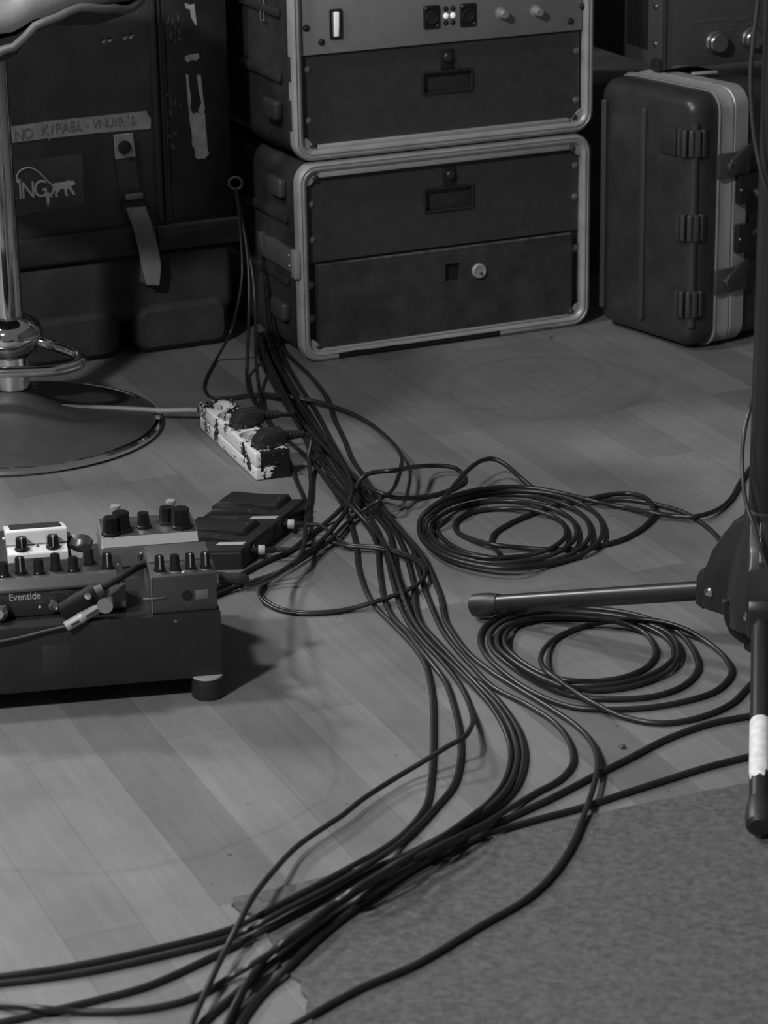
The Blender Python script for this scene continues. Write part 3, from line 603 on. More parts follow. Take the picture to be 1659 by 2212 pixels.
def pthing(name, label, x, y_, z=BT, cat='effect pedal'):
    p = pbm @ Vector((x, y_, z)); return thing(name, label, cat, p, BTH, 'effect pedals on the pedalboard')
def knob(parent, x, y_, z, r, h, pointer=True, m=KNOB, skirt=True):
    bm = NB(); lathe(bm, ([(r*1.2, 0), (r*1.2, h*.12), (r*1.02, h*.2)] if skirt else [(r, 0)])+[(r*.95, h*.92), (r*.85, h), (.0004, h)], (x, y_, z), n=24); k = obj('control_knob', bm, m, parent)
    if pointer:
        bm = NB(); box(bm, x-.0007, x+.0007, y_-r*1.02-.0004, y_-r*.86, z+h*.2, z+h*.96); box(bm, x-.0007, x+.0007, y_-r*.95, y_, z+h, z+h+.0005); obj('pointer_line', bm, PRINT, k)
    return k
def jack(parent, x, y_, z, ax=(0, -1, 0), r=.0065, name='jack_socket'):
    bm = NB(); lathe(bm, [(r, 0), (r, .002), (r*.9, .004), (r*.62, .0045), (r*.55, .001), (.0004, .0008)], (x, y_, z), ax, 18); return obj(name, bm, STEEL, parent)
# small grey pedal on the front right corner
sp1 = pthing('effect_pedal', 'dark grey compact pedal with four knobs, at the right front board corner', -.0615, .0065)
bm = NB(); prism(bm, [(0, .0008), (0, .0455), (.0015, .0475), (.10, .0465), (.10, .0008)], lambda y_, z: Vector((0, y_, z)), (.0765, 0, 0), .0012); obj('pedal_body', bm, PEDALS, sp1)
for i in range(4):
    bm = NB(); lathe(bm, [(.0066, 0), (.0064, .0014), (.0003, .0015)], (.012+i*.0178, .014, .0474), n=16); obj('knob_nut', bm, ALU2, sp1)
    knob(sp1, .012+i*.0178, .0145, .0484, .0058, .0185, pointer=i in (0, 2, 3))
bm = NB(); box(bm, .002, .075, .045, .10, .0462, .0492, .001); obj('foot_plate', bm, mat('foot_plate_grey', .07, .4), sp1)
bm = NB(); lathe(bm, [(.0022, 0), (.0018, .0016), (.0002, .0022)], (.0385, .006, .0474), n=12); obj('check_lamp', bm, mat('lamp_pale', .6, .2), sp1)
bm = NB(); box(bm, .051, .066, -.0006, .001, .015, .0265, .0002); obj('pale_label', bm, mat('label_grey', .13, .6), sp1)
bm = NB(); lathe(bm, [(.0062, 0), (.006, .001), (.0045, .0012), (.004, -.004), (.0004, -.004)], (.041, -.0002, .021), (0, -1, 0), 18); obj('power_inlet', bm, KNOB, sp1)
bm = NB(); box(bm, -.010, .016, -.002, -.0004, .020, .0215, .0003); box(bm, -.0005, .0008, -.001, 0, .002, .046); obj('metal_tab', bm, mat('tab_metal', .3, .35, .7), sp1)
# broad pedal with many knobs
bp_ = pthing('effect_pedal', 'broad dark pedal with a row of knobs and a lettered jack panel', -.295, .030)
bm = NB(); prism(bm, [(0, .0008), (0, .036), (.006, .0445), (.064, .0455), (.064, .0008)], lambda y_, z: Vector((0, y_, z)), (.205, 0, 0), .002); obj('pedal_body', bm, mat('pedal_dark', .04, .4, .2, var=.1), bp_)
bm = NB(); prism(bm, [(-.003, .0325), (-.003, .036), (.006, .0462), (.014, .0462), (.014, .0325)], lambda y_, z: Vector((.001, y_, z)), (.196, 0, 0), .001); obj('top_rail', bm, mat('rail_grey', .1, .4, .3), bp_)
for i, (x, y_, h) in enumerate(((.045, .022, .0175), (.066, .022, .0165), (.086, .027, .0195), (.107, .022, .0175), (.127, .031, .019), (.147, .022, .017), (.167, .042, .0185), (.187, .022, .018))): knob(bp_, x, y_, .0452, .0062, h, pointer=(i in (2, 7)))
for x, y_ in ((.167, .0385), (.2, .03)):
    bm = NB(); lathe(bm, [(.0016, 0), (.0013, .001), (.0002, .0014)], (x, y_, .0453), n=10); obj('top_lamp', bm, mat('lamp_pale', .6, .2), bp_)
text('Eventide', .0125, mat('bright_print', .42, .5), bp_, (.0885, -.0006, .026), sx=.86)
for x, z, s, w in ((.13, .0285, 'EXPRESSION', .0045), (.146, .0255, 'IN 1   OUT 1', .004), (.106, .017, 'MONO', .004)): text(s, w, DIMPRINT, bp_, (x, -.0006, z))
for x, z in ((.122, .013), (.052, .014), (.150, .012), (.178, .013)): jack(bp_, x, 0, z, r=.0078, name='jack_socket')
bm = NB(); lathe(bm, [(.0018, 0), (.0014, .001), (.0002, .0014)], (.105, 0, .0115), (0, -1, 0), 10); obj('panel_lamp', bm, mat('lamp_pale', .6, .2), bp_)
bm = NB(); box(bm, .186, .2055, -.003, .012, .003, .033, .002); obj('end_block', bm, mat('block_grey', .11, .45), bp_)
# white compact pedal
wp = pthing('effect_pedal', 'white compact pedal with two black knobs, at the back of the board', -.2195, .187)
bm = NB(); prism(bm, [(0, .0008), (0, .0195), (.002, .0215), (.024, .0235), (.024, .019), (.125, .010), (.125, .0008)], lambda y_, z: Vector((0, y_, z)), (.073, 0, 0), .0012); obj('pedal_body', bm, WHITE, wp)
bm = NB(); prism(bm, [(.021, .0255), (.022, .0415), (.025, .0435), (.125, .0135), (.125, .0105), (.03, .0195)], lambda y_, z: Vector((-.001, y_, z)), (.075, 0, 0), .0014); fp = obj('foot_plate', bm, WHITE, wp)
bm = NB(); prism(bm, [(.028, .0422), (.122, .014), (.122, .0158), (.028, .0440)], lambda y_, z: Vector((.005, y_, z)), (.063, 0, 0)); obj('rubber_mat', bm, RUBBER, fp)
for x in (.0175, .0555):
    bm = NB(); lathe(bm, [(.0062, 0), (.006, .0014), (.0003, .0015)], (x, .0095, .022), n=16); obj('knob_nut', bm, ALU2, wp)
    knob(wp, x, .0105, .0228, .0074, .0155)
bm = NB(); box(bm, .014, .058, -.0006, .001, .001, .0145, .0002); obj('rear_label', bm, mat('label_dark', .08, .5), wp)
bm = NB(); prism(bm, [(0, 0), (.003, .007), (.006, 0)], lambda x, z: Vector((.034+x, .015, .0222+z*.6)), (0, .001, 0)); obj('emblem', bm, DIMPRINT, wp)
for x, ax in ((-.0005, (-1, 0, 0)), (.0735, (1, 0, 0))): jack(wp, x, .03, .030, ax, .004)
# wide silver pedal
sv = pthing('effect_pedal', 'wide silver pedal with two small footswitches, behind the compact grey one', -.107, .168)
bm = NB(); prism(bm, [(0, .0008), (0, .026), (.0095, .0365), (.079, .0365), (.083, .032), (.083, .0008)], lambda y_, z: Vector((0, y_, z)), (.119, 0, 0), .0012); obj('pedal_body', bm, PEDALM, sv)
bm = NB(); prism(bm, [(.0003, .0268), (.0092, .0366), (.0086, .0372), (-.0004, .0274)], lambda y_, z: Vector((.001, y_, z)), (.117, 0, 0)); obj('front_bevel', bm, mat('bright_bevel', .36, .35, .3), sv)
bm = NB(); box(bm, .003, .117, .011, .079, .0358, .0371, .0004); obj('face_plate', bm, mat('pedal_face', .075, .35, .3), sv)
for x, y_, r, h in ((.014, .020, .0098, .0225), (.027, .030, .0112, .0245), (.055, .036, .0076, .0195), (.085, .046, .0098, .021), (.100, .028, .0118, .0245)):
    bm = NB(); lathe(bm, [(r*1.25, 0), (r*1.25, .003), (r, .004), (r*.92, h), (.0004, h)], (x, y_, .037), n=8); obj('control_knob', bm, KNOB, sv)
for x, y_ in ((.0235, .062), (.092, .066)):
    bm = NB(); lathe(bm, [(.006, 0), (.006, .004), (.0044, .005), (.0044, .0125), (.005, .014), (.0062, .0205), (.0058, .0225), (.0004, .023)], (x, y_, .037), n=20); obj('footswitch', bm, mat('switch_metal', .62, .25, .6), sv)
jack(sv, .050, 0, .0125, r=.0075)

def local_tube(name, pts, r, m, parent, n=10, step=.004, label=None):
    bm = NB(); tube(bm, smooth_path(pts, step), r, n); return obj(name, bm, m, parent, label=label)
def on_board(x, y_, z): return tuple(pbm @ Vector((x, y_, z)))
# silver right-angle plug with thin lead, black right-angle plug with thick lead
sl = thing('patch_cable', 'thin patch cable ending in a silver right-angle plug, in front of the broad pedal', 'cable')
p0, p1 = Vector(on_board(-.163, -.003, .1055)), Vector(on_board(-.118, .004, .1265))
Lp = (p1-p0).length; bm = NB(); lathe(bm, [(.0003, 0), (.0055, 0), (.0062, .001), (.0062, .018), (.0068, .019), (.0068, .0235), (.0062, .0245), (.0062, Lp), (.0003, Lp)], p0, p1-p0, 20); o = obj('plug_body', bm, ALU2, sl)
pn = (p1-p0).normalized(); bm = NB(); box(bm, .006, .017, -.0066, -.005, -.0016, .0016, .0004); box(bm, .026, Lp-.006, -.0066, -.005, -.0016, .0016, .0004)
bm.transform(Matrix.Translation(p0) @ (Vector((1, 0, 0)).rotation_difference(pn)).to_matrix().to_4x4()); obj('plug_slot', bm, DARKG, o)
cyl_p = p1+Vector((.003, 0, .0015)); bm = NB(); lathe(bm, [(.0003, 0), (.009, 0), (.0095, .001), (.0095, .016), (.009, .017), (.0003, .017)], (cyl_p.x, cyl_p.y-.009, cyl_p.z), (0, 1, 0), 24); obj('plug_cap', bm, mat('cap_metal', .3, .35, .5), sl)
local_tube('lead', [p0+Vector((.002, 0, .001)), on_board(-.185, -.003, .1025), on_board(-.22, -.004, .0965), on_board(-.27, -.005, .092), on_board(-.34, -.004, .09)], .0018, SHEATH2, sl)
bk = thing('patch_cable', 'thick black patch cable with a black right-angle plug on the broad pedal', 'cable')
q0, q1 = Vector(on_board(-.168, .008, .119)), Vector(on_board(-.120, .010, .1435))
bm = NB(); box(bm, 0, (q1-q0).length, -.009, .009, -.0105, .0105, .006, 3); o = obj('plug_body', bm, mat('matt_plug_black', .012, .7, spec=.2), bk); o.location = q0; o.rotation_euler = (0, -math.atan2(q1.z-q0.z, (q1-q0).xy.length), math.radians(BTH))
bm = NB(); cyl(bm, q0+Vector((.044, .002, .0235)), q0+Vector((.052, .003, .0275)), .009, .007); obj('plug_collar', bm, DARKG, bk)
bm = NB(); lathe(bm, [(.004, 0), (.004, .002), (.0003, .003)], q0+Vector((.0345, -.0085, .024)), (0, -1, 0), 14); obj('plug_screw', bm, mat('bright_steel', .8, .15, 1.), bk)
local_tube('lead', [q1+Vector((-.002, 0, -.001)), on_board(-.105, .012, .151), on_board(-.09, .018, .156), on_board(-.078, .03, .158), on_board(-.066, .06, .15), on_board(-.055, .125, .135), on_board(-.05, .15, .126), on_board(-.05, .157, .124)], .0042, mat('matt_plug_black', .012, .7, spec=.2), bk)
wj = thing('patch_plug', 'dark right-angle plug in the right side of the white pedal', 'plug')
w0 = Vector(on_board(-.1455, .222, .128)); bm = NB(); lathe(bm, [(.0003, 0), (.007, 0), (.009, .006), (.012, .014), (.012, .024), (.007, .031), (.0003, .032)], w0, (.98, -.17, -.1), 8); obj('plug_body', bm, mat('plug_dark_metal', .1, .35, .7), wj)
local_tube('lead', [w0+Vector((.022, -.004, -.01)), w0+Vector((.022, -.02, -.03)), w0+Vector((.024, -.05, -.033))], .0028, SHEATH, wj)
lj = thing('patch_plug', 'bright chrome plug end in the broad pedal at the frame edge', 'plug')
w0 = Vector(on_board(-.236, .028, .121)); bm = NB(); lathe(bm, [(.0003, .016), (.006, .0155), (.0105, .011), (.011, .0), (.0003, 0)], w0, (0, -1, 0), 24); obj('plug_body', bm, CHROME, lj)
rj = thing('audio_cable', 'black cable plugged into the right side of the compact grey pedal', 'cable')
RJE = None
w0 = Vector(on_board(.0158, .036, BT+.028)); bm = NB(); cyl(bm, w0, w0+Vector((.004, .0007, 0)), .0085); obj('plug_collar', bm, STEEL, rj)
bm = NB(); lathe(bm, [(.0003, 0), (.007, 0), (.0075, .006), (.0065, .012), (.0075, .02), (.007, .03), (.004, .036), (.0003, .036)], w0+Vector((.004, .0007, 0)), (.985, .17, -.12), 18); obj('plug_body', bm, RUBBER, rj); RJE = w0+Vector((.004, .0007, 0))+Vector((.985, .17, -.12))*.034

# ------------------------------------------------------------------ twin footswitch pedals beside the board
def foot_pedal(label, x, y_, rz):
    t = thing('footswitch_pedal', label, 'footswitch', (x, y_, 0), rz, 'black footswitches beside the pedalboard')
    PLs = mat('pedal_black', .024, .42, .1, var=.12)
    K = Matrix(((1, .40, 0, 0), (0, 1, 0, 0), (0, 0, 1, 0), (0, 0, 0, 1)))      # skewed plan of the housing
    def ob(name, bm, m, par): bm.transform(K); return obj(name, bm, m, par)
    bm = NB(); box(bm, -.112, 0, 0, .098, .0008, .029, .0015); ob('pedal_base', bm, PLs, t)
    bm = NB(); prism(bm, [(-.110, .029), (-.110, .0350), (-.099, .0425), (-.055, .0375), (-.022, .0370), (-.017, .029)], lambda a, z: Vector((a, .054, z)), (0, .042, 0), .001)
    prism(bm, [(-.108, .029), (-.100, .0385), (-.056, .034), (-.028, .0298), (-.026, .029)], lambda a, z: Vector((a, .034, z)), (0, .0195, 0), .0005); tr_ = ob('treadle', bm, PLs, t)
    bm = NB(); lathe(bm, [(.004, 0), (.0034, .0012), (.0003, .0016)], (-.052, .041, .0325), (0, -.3, .95), 14); ob('treadle_screw', bm, mat('screw_dim', .05, .5, .4), tr_)
    bm = NB(); lathe(bm, [(.0018, 0), (.0014, .0008), (.0002, .001)], (-.028, .080, .0371), n=10); ob('treadle_lamp', bm, DULL, tr_)
    bm = NB(); box(bm, -.042, -.006, .0175, .0275, .029, .0295); ob('white_strip', bm, mat('strip_pale', .36, .6), t)
    text('BOSS', .0125, mat('boss_print', .055, .5), t, (-.072, .0222, .0292), (0, 0, PI), sx=1.5)
    bm = NB(); box(bm, -.110, -.002, -.0008, .0, .022, .0245); ob('side_line', bm, mat('line_grey', .05, .5), t)
    bm = NB(); lathe(bm, [(.0085, 0), (.0085, .003), (.006, .004), (.0003, .004)], (.35*.40*.1, .036, .016), (.93, -.37, 0), 18); obj('jack_ring', bm, KNOB, t)
    return t
FP1 = (G(659, 1077, .029).x-.0392, G(659, 1077, .029).y-.098); FP2 = (FP1[0]-.0405, FP1[1]-.1005)
foot_pedal('rear black footswitch pedal of the pair, standing nearest the power strip', *FP1, 0)
foot_pedal('front black footswitch pedal of the pair, standing against the pedalboard', *FP2, 0)

# ------------------------------------------------------------------ tripod stand on the right
TC = Vector((.4385, 2.912, 0))
ts = thing('tripod_stand', 'black tripod stand with thick legs, standing on the carpet edge', 'stand', TC)
STM = mat('stand_black', .019, .33, var=.1); HUBM = mat('stand_hub_plastic', .024, .36, var=.1)
bm = NB(); cyl(bm, (0, 0, .05), (0, 0, 1.3), .0185, n=36); obj('pole', bm, STM, ts)
bm = NB(); lathe(bm, [(.0004, .072), (.03, .074), (.040, .082), (.042, .105), (.038, .14), (.031, .175), (.0245, .205), (.0225, .222), (.0186, .224)], n=36); hb = obj('hub', bm, HUBM, ts)
fL = G(1024, 1308, .016)-TC; fF = G(1641, 1786, .0205)-TC
dF = Vector((fF.x, fF.y, 0)).normalized(); dL = Vector((fL.x, fL.y, 0)).normalized(); dR = -(dF+dL).normalized()
for i, (d, L) in enumerate(((dL, Vector((fL.x, fL.y, 0)).length), (dF, Vector((fF.x, fF.y, 0)).length), (dR, .389))):
    s = Vector((-d.y, d.x, 0))
    bm = NB()
    prism(bm, [(.012, .218), (.030, .206), (.045, .189), (.057, .166), (.066, .140), (.0705, .116), (.071, .096), (.066, .089), (.012, .084)], lambda r, z: d*r-s*.0175+Vector((0, 0, z)), s*.035, .005)
    prism(bm, [(.060, .134), (.0735, .138), (.0785, .128), (.0795, .094), (.068, .088)], lambda r, z: d*r-s*.0155+Vector((0, 0, z)), s*.031, .002)
    prism(bm, [(.020, .2175), (.038, .2015), (.054, .176), (.054, .16), (.02, .19)], lambda r, z: d*r-s*.0055+Vector((0, 0, z)), s*.011, .002)
    w = obj('leg_bracket', bm, HUBM, hb)
    for sg in (-1, 1):
        bm = NB(); lathe(bm, [(.0055, 0), (.0055, .0015), (.003, .0035), (.0003, .004)], d*.060+s*sg*.0172+Vector((0, 0, .113)), s*sg, 18); obj('pivot_bolt', bm, mat('bright_steel', .8, .15, 1.), w)
    a = d*.05+Vector((0, 0, .1135)); b = d*L+Vector((0, 0, .0205 if i == 1 else .016))
    e = (b-a).normalized()
    bm = NB(); cyl(bm, a, b-e*.02, .0116, n=28); lg = obj('leg', bm, STM, ts)
    bm = NB(); lathe(bm, [(.0004, 0), (.0126, 0), (.0128, .001), (.0148, .014), (.0152, .03), (.0145, .038), (.011, .0415), (.0004, .042)], b-e*.040, e, 28); obj('rubber_cap', bm, RUBBER, lg)
    if i == 1:
        # white label wrapped on the front leg
        up = (Vector((0, 0, 1))-e*e.z).normalized(); sd = e.cross(up)
        la = (G(1641, 1545, .055)-TC).dot(d); k0 = (a-a).length; t0, t1 = .202, .305
        LL = []; nn = 28
        for k in range(nn+1):
            an = math.radians(-95+205*k/nn); v = (math.cos(an)*up+math.sin(an)*sd)
            cut_ = t1-(.012 if k < nn*.35 else 0)-random.uniform(0, .004)-(.014 if k > nn*.8 else 0); ra_ = .0119
            c0 = t0+.004*abs(2*k/nn-1)**4
            LL.append([a+e*c0+v*ra_, a+e*cut_+v*ra_, a+e*cut_+v*.0116, a+e*c0+v*.0116])
        bm = NB(); skin(bm, LL); obj('paper_label', bm, STICKW, lg, label='worn white paper label')
# clamp lever under the hub
bm = NB(); P = [AY(1560, 1300, 2.90), AY(1578, 1296, 2.90), AY(1575, 1322, 2.90), AY(1590, 1342, 2.90), AY(1625, 1362, 2.90), AY(1640, 1400, 2.90), AY(1600, 1390, 2.90), AY(1578, 1372, 2.90), AY(1566, 1345, 2.90)]
prism(bm, [(p.x-TC.x, p.z) for p in P], lambda a_, z: Vector((a_, P[0].y-TC.y, z)), (0, .014, 0), .003); obj('clamp_lever', bm, mat('lever_black', .012, .4), ts)

# ------------------------------------------------------------------ floor cables
class Field:
    """keeps already laid cables so that later ones ride over them"""
    def __init__(s): s.g = {}; s.c = .012
    def add(s, P, r):
        for p in P: s.g.setdefault((int(p[0]//s.c), int(p[1]//s.c)), []).append((p[0], p[1], p[2], r))
    def top(s, x, y, r):
        z = r+.0005; i, j = int(x//s.c), int(y//s.c)
        for a in (-1, 0, 1):
            for b in (-1, 0, 1):
                for (u, v, w, q) in s.g.get((i+a, j+b), ()):
                    d2 = (u-x)**2+(v-y)**2; R = r+q
                    if d2 < R*R: z = max(z, w+math.sqrt(R*R-d2))
        return z
FIELD = Field()
_cp = [G(x, y) for x, y in cp]
def in_carpet(x, y):
    c = False; n = len(_cp)
    for i in range(n):
        a, b = _cp[i], _cp[i-1]
        if (a.y > y) != (b.y > y) and x < (b.x-a.x)*(y-a.y)/(b.y-a.y)+a.x: c = not c
    return c
def lay(px, r, iters=3):
    """px: traced points (x, y[, extra height]) -> path resting on the floor and on earlier cables"""
    base = [G(p[0], p[1], r) for p in px]; ex = [(p[2] if len(p) > 2 else 0.) for p in px]
    S = None; z = None
    pix = smooth_path([(p[0], p[1], e*1000) for p, e in zip(px, ex)], 4.0)
    m = len(pix); z = np.full(m, r)
    for it in range(iters):
        Q = [G(a[0], a[1], zz+a[2]/1000) for a, zz in zip(pix, z)]
        own = Field(); zt = np.zeros(m)
        for i, q in enumerate(Q):
            if i >= 16: own.add([(Q[i-16].x, Q[i-16].y, zt[i-16])], r)
            zt[i] = max(FIELD.top(q.x, q.y, r)+(.004 if in_carpet(q.x, q.y) else 0), own.top(q.x, q.y, r))
        k = 7; zd = np.array([zt[max(0, i-k):i+k+1].max() for i in range(m)])
        ker = np.exp(-np.linspace(-2, 2, 31)**2); ker /= ker.sum()
        zs = np.convolve(np.pad(zd, 15, mode='edge'), ker, 'valid'); z = zs
    Q = [G(a[0], a[1], zz+a[2]/1000) for a, zz in zip(pix, z)]
    FIELD.add([(q.x, q.y, q.z) for q in Q], r)
    return Q
CABG = 'loose cables over the floor'
def cable(px, r, label, m=SHEATH, parent=None, name='floor_cable', pre=(), post=(), n=10):
    Q = lay(px, r); Q = [Vector(p) for p in pre]+Q+[Vector(p) for p in post]
    if pre or post:
        n0, n1 = len(pre), len(post); body = Q[n0:len(Q)-n1]
        Q = list(Q[:n0])+body[(8 if n0 else 0):len(body)-(8 if n1 else 0)]+list(Q[len(Q)-n1:] if n1 else [])
        P_ = np.array([tuple(p) for p in smooth_path(Q, .004)]); k_ = np.exp(-np.linspace(-2, 2, 13)**2); k_ /= k_.sum()
        P2 = np.stack([np.convolve(np.pad(P_[:, c], 6, mode='edge'), k_, 'valid') for c in range(3)], 1); P2[0] = P_[0]; P2[-1] = P_[-1]
        Q = [Vector(p) for p in P2]
    bm = NB(); tube(bm, Q, r, n)
    if parent is not None: return obj('cord', bm, m, parent)
    o = obj(name, bm, m); return tag(o, label, 'cable', CABG)

rC = .0033
C1 = [(552, 722), (556, 745), (565, 782), (590, 830), (620, 880), (650, 930), (670, 977), (688, 1013), (734, 1081), (759, 1137), (769, 1180), (774, 1226), (792, 1281), (812, 1312), (855, 1355), (888, 1390), (910, 1420), (921, 1443), (933, 1505), (935, 1577), (934, 1630), (930, 1685), (921, 1736), (892, 1780), (845, 1822), (740, 1882), (607, 1952), (504, 2004), (320, 2053), (160, 2086), (0, 2109), (-70, 2115)]
C2 = [(560, 722), (566, 750), (580, 800), (606, 850), (634, 900), (673, 962), (696, 1001), (724, 1043), (751, 1076), (780, 1117), (800, 1147), (814, 1178), (820, 1238), (830, 1297), (850, 1335), (880, 1365), (900, 1392), (935, 1436), (961, 1472), (979, 1523), (990, 1570), (994, 1610), (992, 1650), (979, 1696), (942, 1743), (900, 1787), (853, 1830), (750, 1895), (612, 1968), (507, 2021), (320, 2072), (160, 2104), (0, 2124), (-70, 2130)]
C3 = [(566, 720), (574, 750), (590, 800), (618, 850), (646, 900), (684, 960), (708, 1000), (738, 1042), (768, 1080), (792, 1108), (815, 1145), (828, 1180), (838, 1213), (850, 1264), (866, 1314), (885, 1350), (912, 1384), (957, 1432), (993, 1479), (1016, 1530), (1021, 1560, .008), (1004, 1591, .022), (971, 1610, .02), (914, 1645, .012), (841, 1689, .01), (780, 1729, .01), (740, 1761, .01), (705, 1784, .01), (640, 1830, .01), (586, 1887, .014), (545, 1940, .014), (517, 1993, .012), (484, 2059, .01), (451, 2128, .006), (416, 2208, .004), (398, 2262)]
C4 = [(572, 718), (582, 750), (600, 800), (630, 850), (660, 905), (697, 960), (722, 1000), (752, 1042), (780, 1078), (803, 1104), (840, 1152), (851, 1200), (860, 1246), (874, 1283), (884, 1319), (905, 1360), (937, 1394), (993, 1447), (1047, 1484), (1091, 1532), (1122, 1584), (1132, 1634), (1119, 1688), (1088, 1730), (1032, 1768), (960, 1804), (895, 1838), (771, 1893), (648, 1966), (566, 2012), (455, 2068), (320, 2129), (200, 2162), (0, 2209), (-70, 2224)]
C5 = [(578, 716), (590, 750), (606, 795), (636, 845), (668, 895), (709, 960), (732, 1000), (764, 1042), (792, 1076), (818, 1104), (855, 1152), (873, 1190), (885, 1228), (893, 1264), (897, 1314), (908, 1345), (940, 1382), (985, 1430), (1036, 1484), (1078, 1530), (1108, 1584), (1118, 1634), (1104, 1688), (1072, 1730), (1020, 1769), (955, 1808), (880, 1852), (771, 1916), (675, 1988), (592, 2052), (545, 2106), (518, 2161), (497, 2215), (482, 2262)]
C6 = [(584, 712), (598, 745), (620, 790), (649, 838), (682, 890), (721, 962), (744, 1004), (771, 1042), (796, 1068), (817, 1094), (858, 1138), (893, 1190), (906, 1238), (918, 1276), (936, 1322), (955, 1362), (985, 1402), (1020, 1440), (1065, 1484), (1145, 1526), (1203, 1566), (1232, 1610), (1236, 1649), (1211, 1682), (1156, 1713), (1102, 1746), (1047, 1780), (993, 1806), (870, 1868), (740, 1948), (630, 2030), (570, 2068), (504, 2107), (422, 2153), (320, 2179), (200, 2186), (80, 2178), (0, 2172), (-70, 2166)]
C7 = [(596, 716), (612, 755), (631, 776), (655, 797), (684, 829), (708, 865), (721, 905), (742, 948), (759, 990), (780, 1021), (800, 1052), (820, 1085), (842, 1117), (880, 1162), (908, 1195), (931, 1238), (951, 1289), (961, 1338), (975, 1362), (1011, 1410), (1060, 1450), (1102, 1477), (1192, 1532), (1246, 1569), (1279, 1606), (1291, 1645), (1284, 1693), (1265, 1751), (1237, 1822), (1193, 1889), (1138, 1941), (1037, 2000), (900, 2082), (771, 2138), (640, 2212), (570, 2255)]
C8 = [(2350, 1400), (2000, 1470), (1700, 1533), (1622, 1546), (1530, 1564), (1440, 1596), (1350, 1642), (1280, 1677), (1190, 1724), (1100, 1766), (1000, 1812), (894, 1868), (780, 1938), (674, 2012), (586, 2082), (488, 2164), (432, 2215), (402, 2262)]
C9 = [(2350, 1440), (2000, 1540), (1700, 1616), (1622, 1633), (1530, 1656), (1440, 1684), (1350, 1713), (1250, 1746), (1138, 1776), (1047, 1804), (975, 1836), (903, 1872), (840, 1912), (760, 1968), (689, 2025), (615, 2097), (552, 2162), (517, 2214), (500, 2262)]
cable(C9, rC*1.1, 'black floor cable running along the carpet edge, lower of the two from the stand')
cable(C8, rC*1.1, 'black floor cable from under the stand, upper of the two crossing to bottom left')
cable(C4, rC*1.05, 'thick black cable on the outside of the double bend in the middle of the floor')
cable(C5, rC*1.05, 'thick black cable on the inside of the double bend in the middle of the floor')
cable(C1, rC, 'black cable at the left edge of the bundle, dropping straight past the pedalboard')
cable(C2, rC, 'black cable second from the left where the bundle fans out')
cable(C6, rC, 'black cable bending sharply back just left of the long carpet cable')
cable(C7, rC*1.05, 'black cable at the right edge of the bundle, sweeping over the carpet')
cable(C3, rC*.95, 'black cable looping up and crossing over its neighbours towards bottom left')

# hanging and crossing cables by the power strip
YH = 4.36
H1 = [AY(509, 405, YH), AY(514, 440, YH), AY(520, 508, YH), AY(523, 595, YH-.02), AY(512, 667, YH-.06), AY(498, 718, YH-.12)]
dca = [(482, 748), (463, 784), (446, 816), (441, 840), (453, 857), (500, 858), (545, 852), (605, 853), (665, 862), (713, 874), (762, 893), (800, 914), (850, 958, .006), (865, 983, .012), (869, 1004, .016), (862, 1030, .016), (851, 1055, .012), (824, 1076, .008), (788, 1099), (750, 1128), (718, 1161), (690, 1181), (640, 1214), (600, 1239), (572, 1258), (563, 1278), (571, 1293), (598, 1311), (640, 1321), (691, 1322), (741, 1317), (792, 1304), (843, 1288), (893, 1267), (914, 1251), (922, 1233), (913, 1217), (893, 1203), (850, 1188), (805, 1180), (754, 1176), (726, 1167), (712, 1154, .004)]
dcb = [(x+(3 if y < 1000 else -4), y+4) + tuple(e) for x, y, *e in dca[5:-2]]+[(715, 1171), (690, 1172, .003), (660, 1177, .008)]
# plugs at the footswitches
def dc_plug(parent, a, d, m=RUBBER):
    d = Vector(d).normalized(); a = Vector(a)
    bm = NB(); cyl(bm, a-d*.012, a, .0042); obj('plug_tip', bm, KNOB, parent)
    bm = NB(); lathe(bm, [(.0003, 0), (.0064, 0), (.0068, .001), (.0068, .0075), (.0062, .009), (.0003, .009)], a, d, 20); obj('white_ring', bm, mat('ring_white', .36, .5), parent)
    bm = NB(); lathe(bm, [(.0003, .009), (.0044, .009), (.0046, .020), (.0040, .022), (.0036, .024), (.0003, .024)], a, d, 16); b = obj('plug_barrel', bm, KNOB, parent)
    bm = NB()
    for k in range(7): lathe(bm, [(.0003, .024+k*.0026), (.0038-k*.00015, .024+k*.0026), (.0038-k*.00015, .0256+k*.0026), (.0026, .0257+k*.0026), (.0026, .0266+k*.0026), (.0003, .0266+k*.0026)], a, d, 12)
    obj('strain_relief', bm, m, b)
    return a+d*.0415
t = thing('power_cable', 'thin black cable with white-ringed plug in the rear footswitch, looping over the bundle', 'cable', group='thin cables of the footswitches')
pa = G(622, 1132, .017); e1 = dc_plug(t, pa, (1, -.06, -.02))
cable(dca, .0024, '', parent=t, pre=H1, post=[e1+Vector((.004, -.002, 0)), e1])
bm = NB(); rc = AY(509, 396, YH); tube(bm, [(rc.x+.011*math.cos(2*PI*k/28), rc.y, rc.z+.010*math.sin(2*PI*k/28)) for k in range(28)], .0022, 8, closed=True); obj('hanging_loop', bm, mat('loop_grey', .05, .5), t)
t = thing('power_cable', 'thin black cable with white-ringed plug in the front footswitch', 'cable', group='thin cables of the footswitches')
pa = G(558, 1188, .017); e1 = dc_plug(t, pa, (1, .05, -.02))
cable(dcb, .0024, '', parent=t, post=[e1+Vector((.004, 0, 0)), e1])
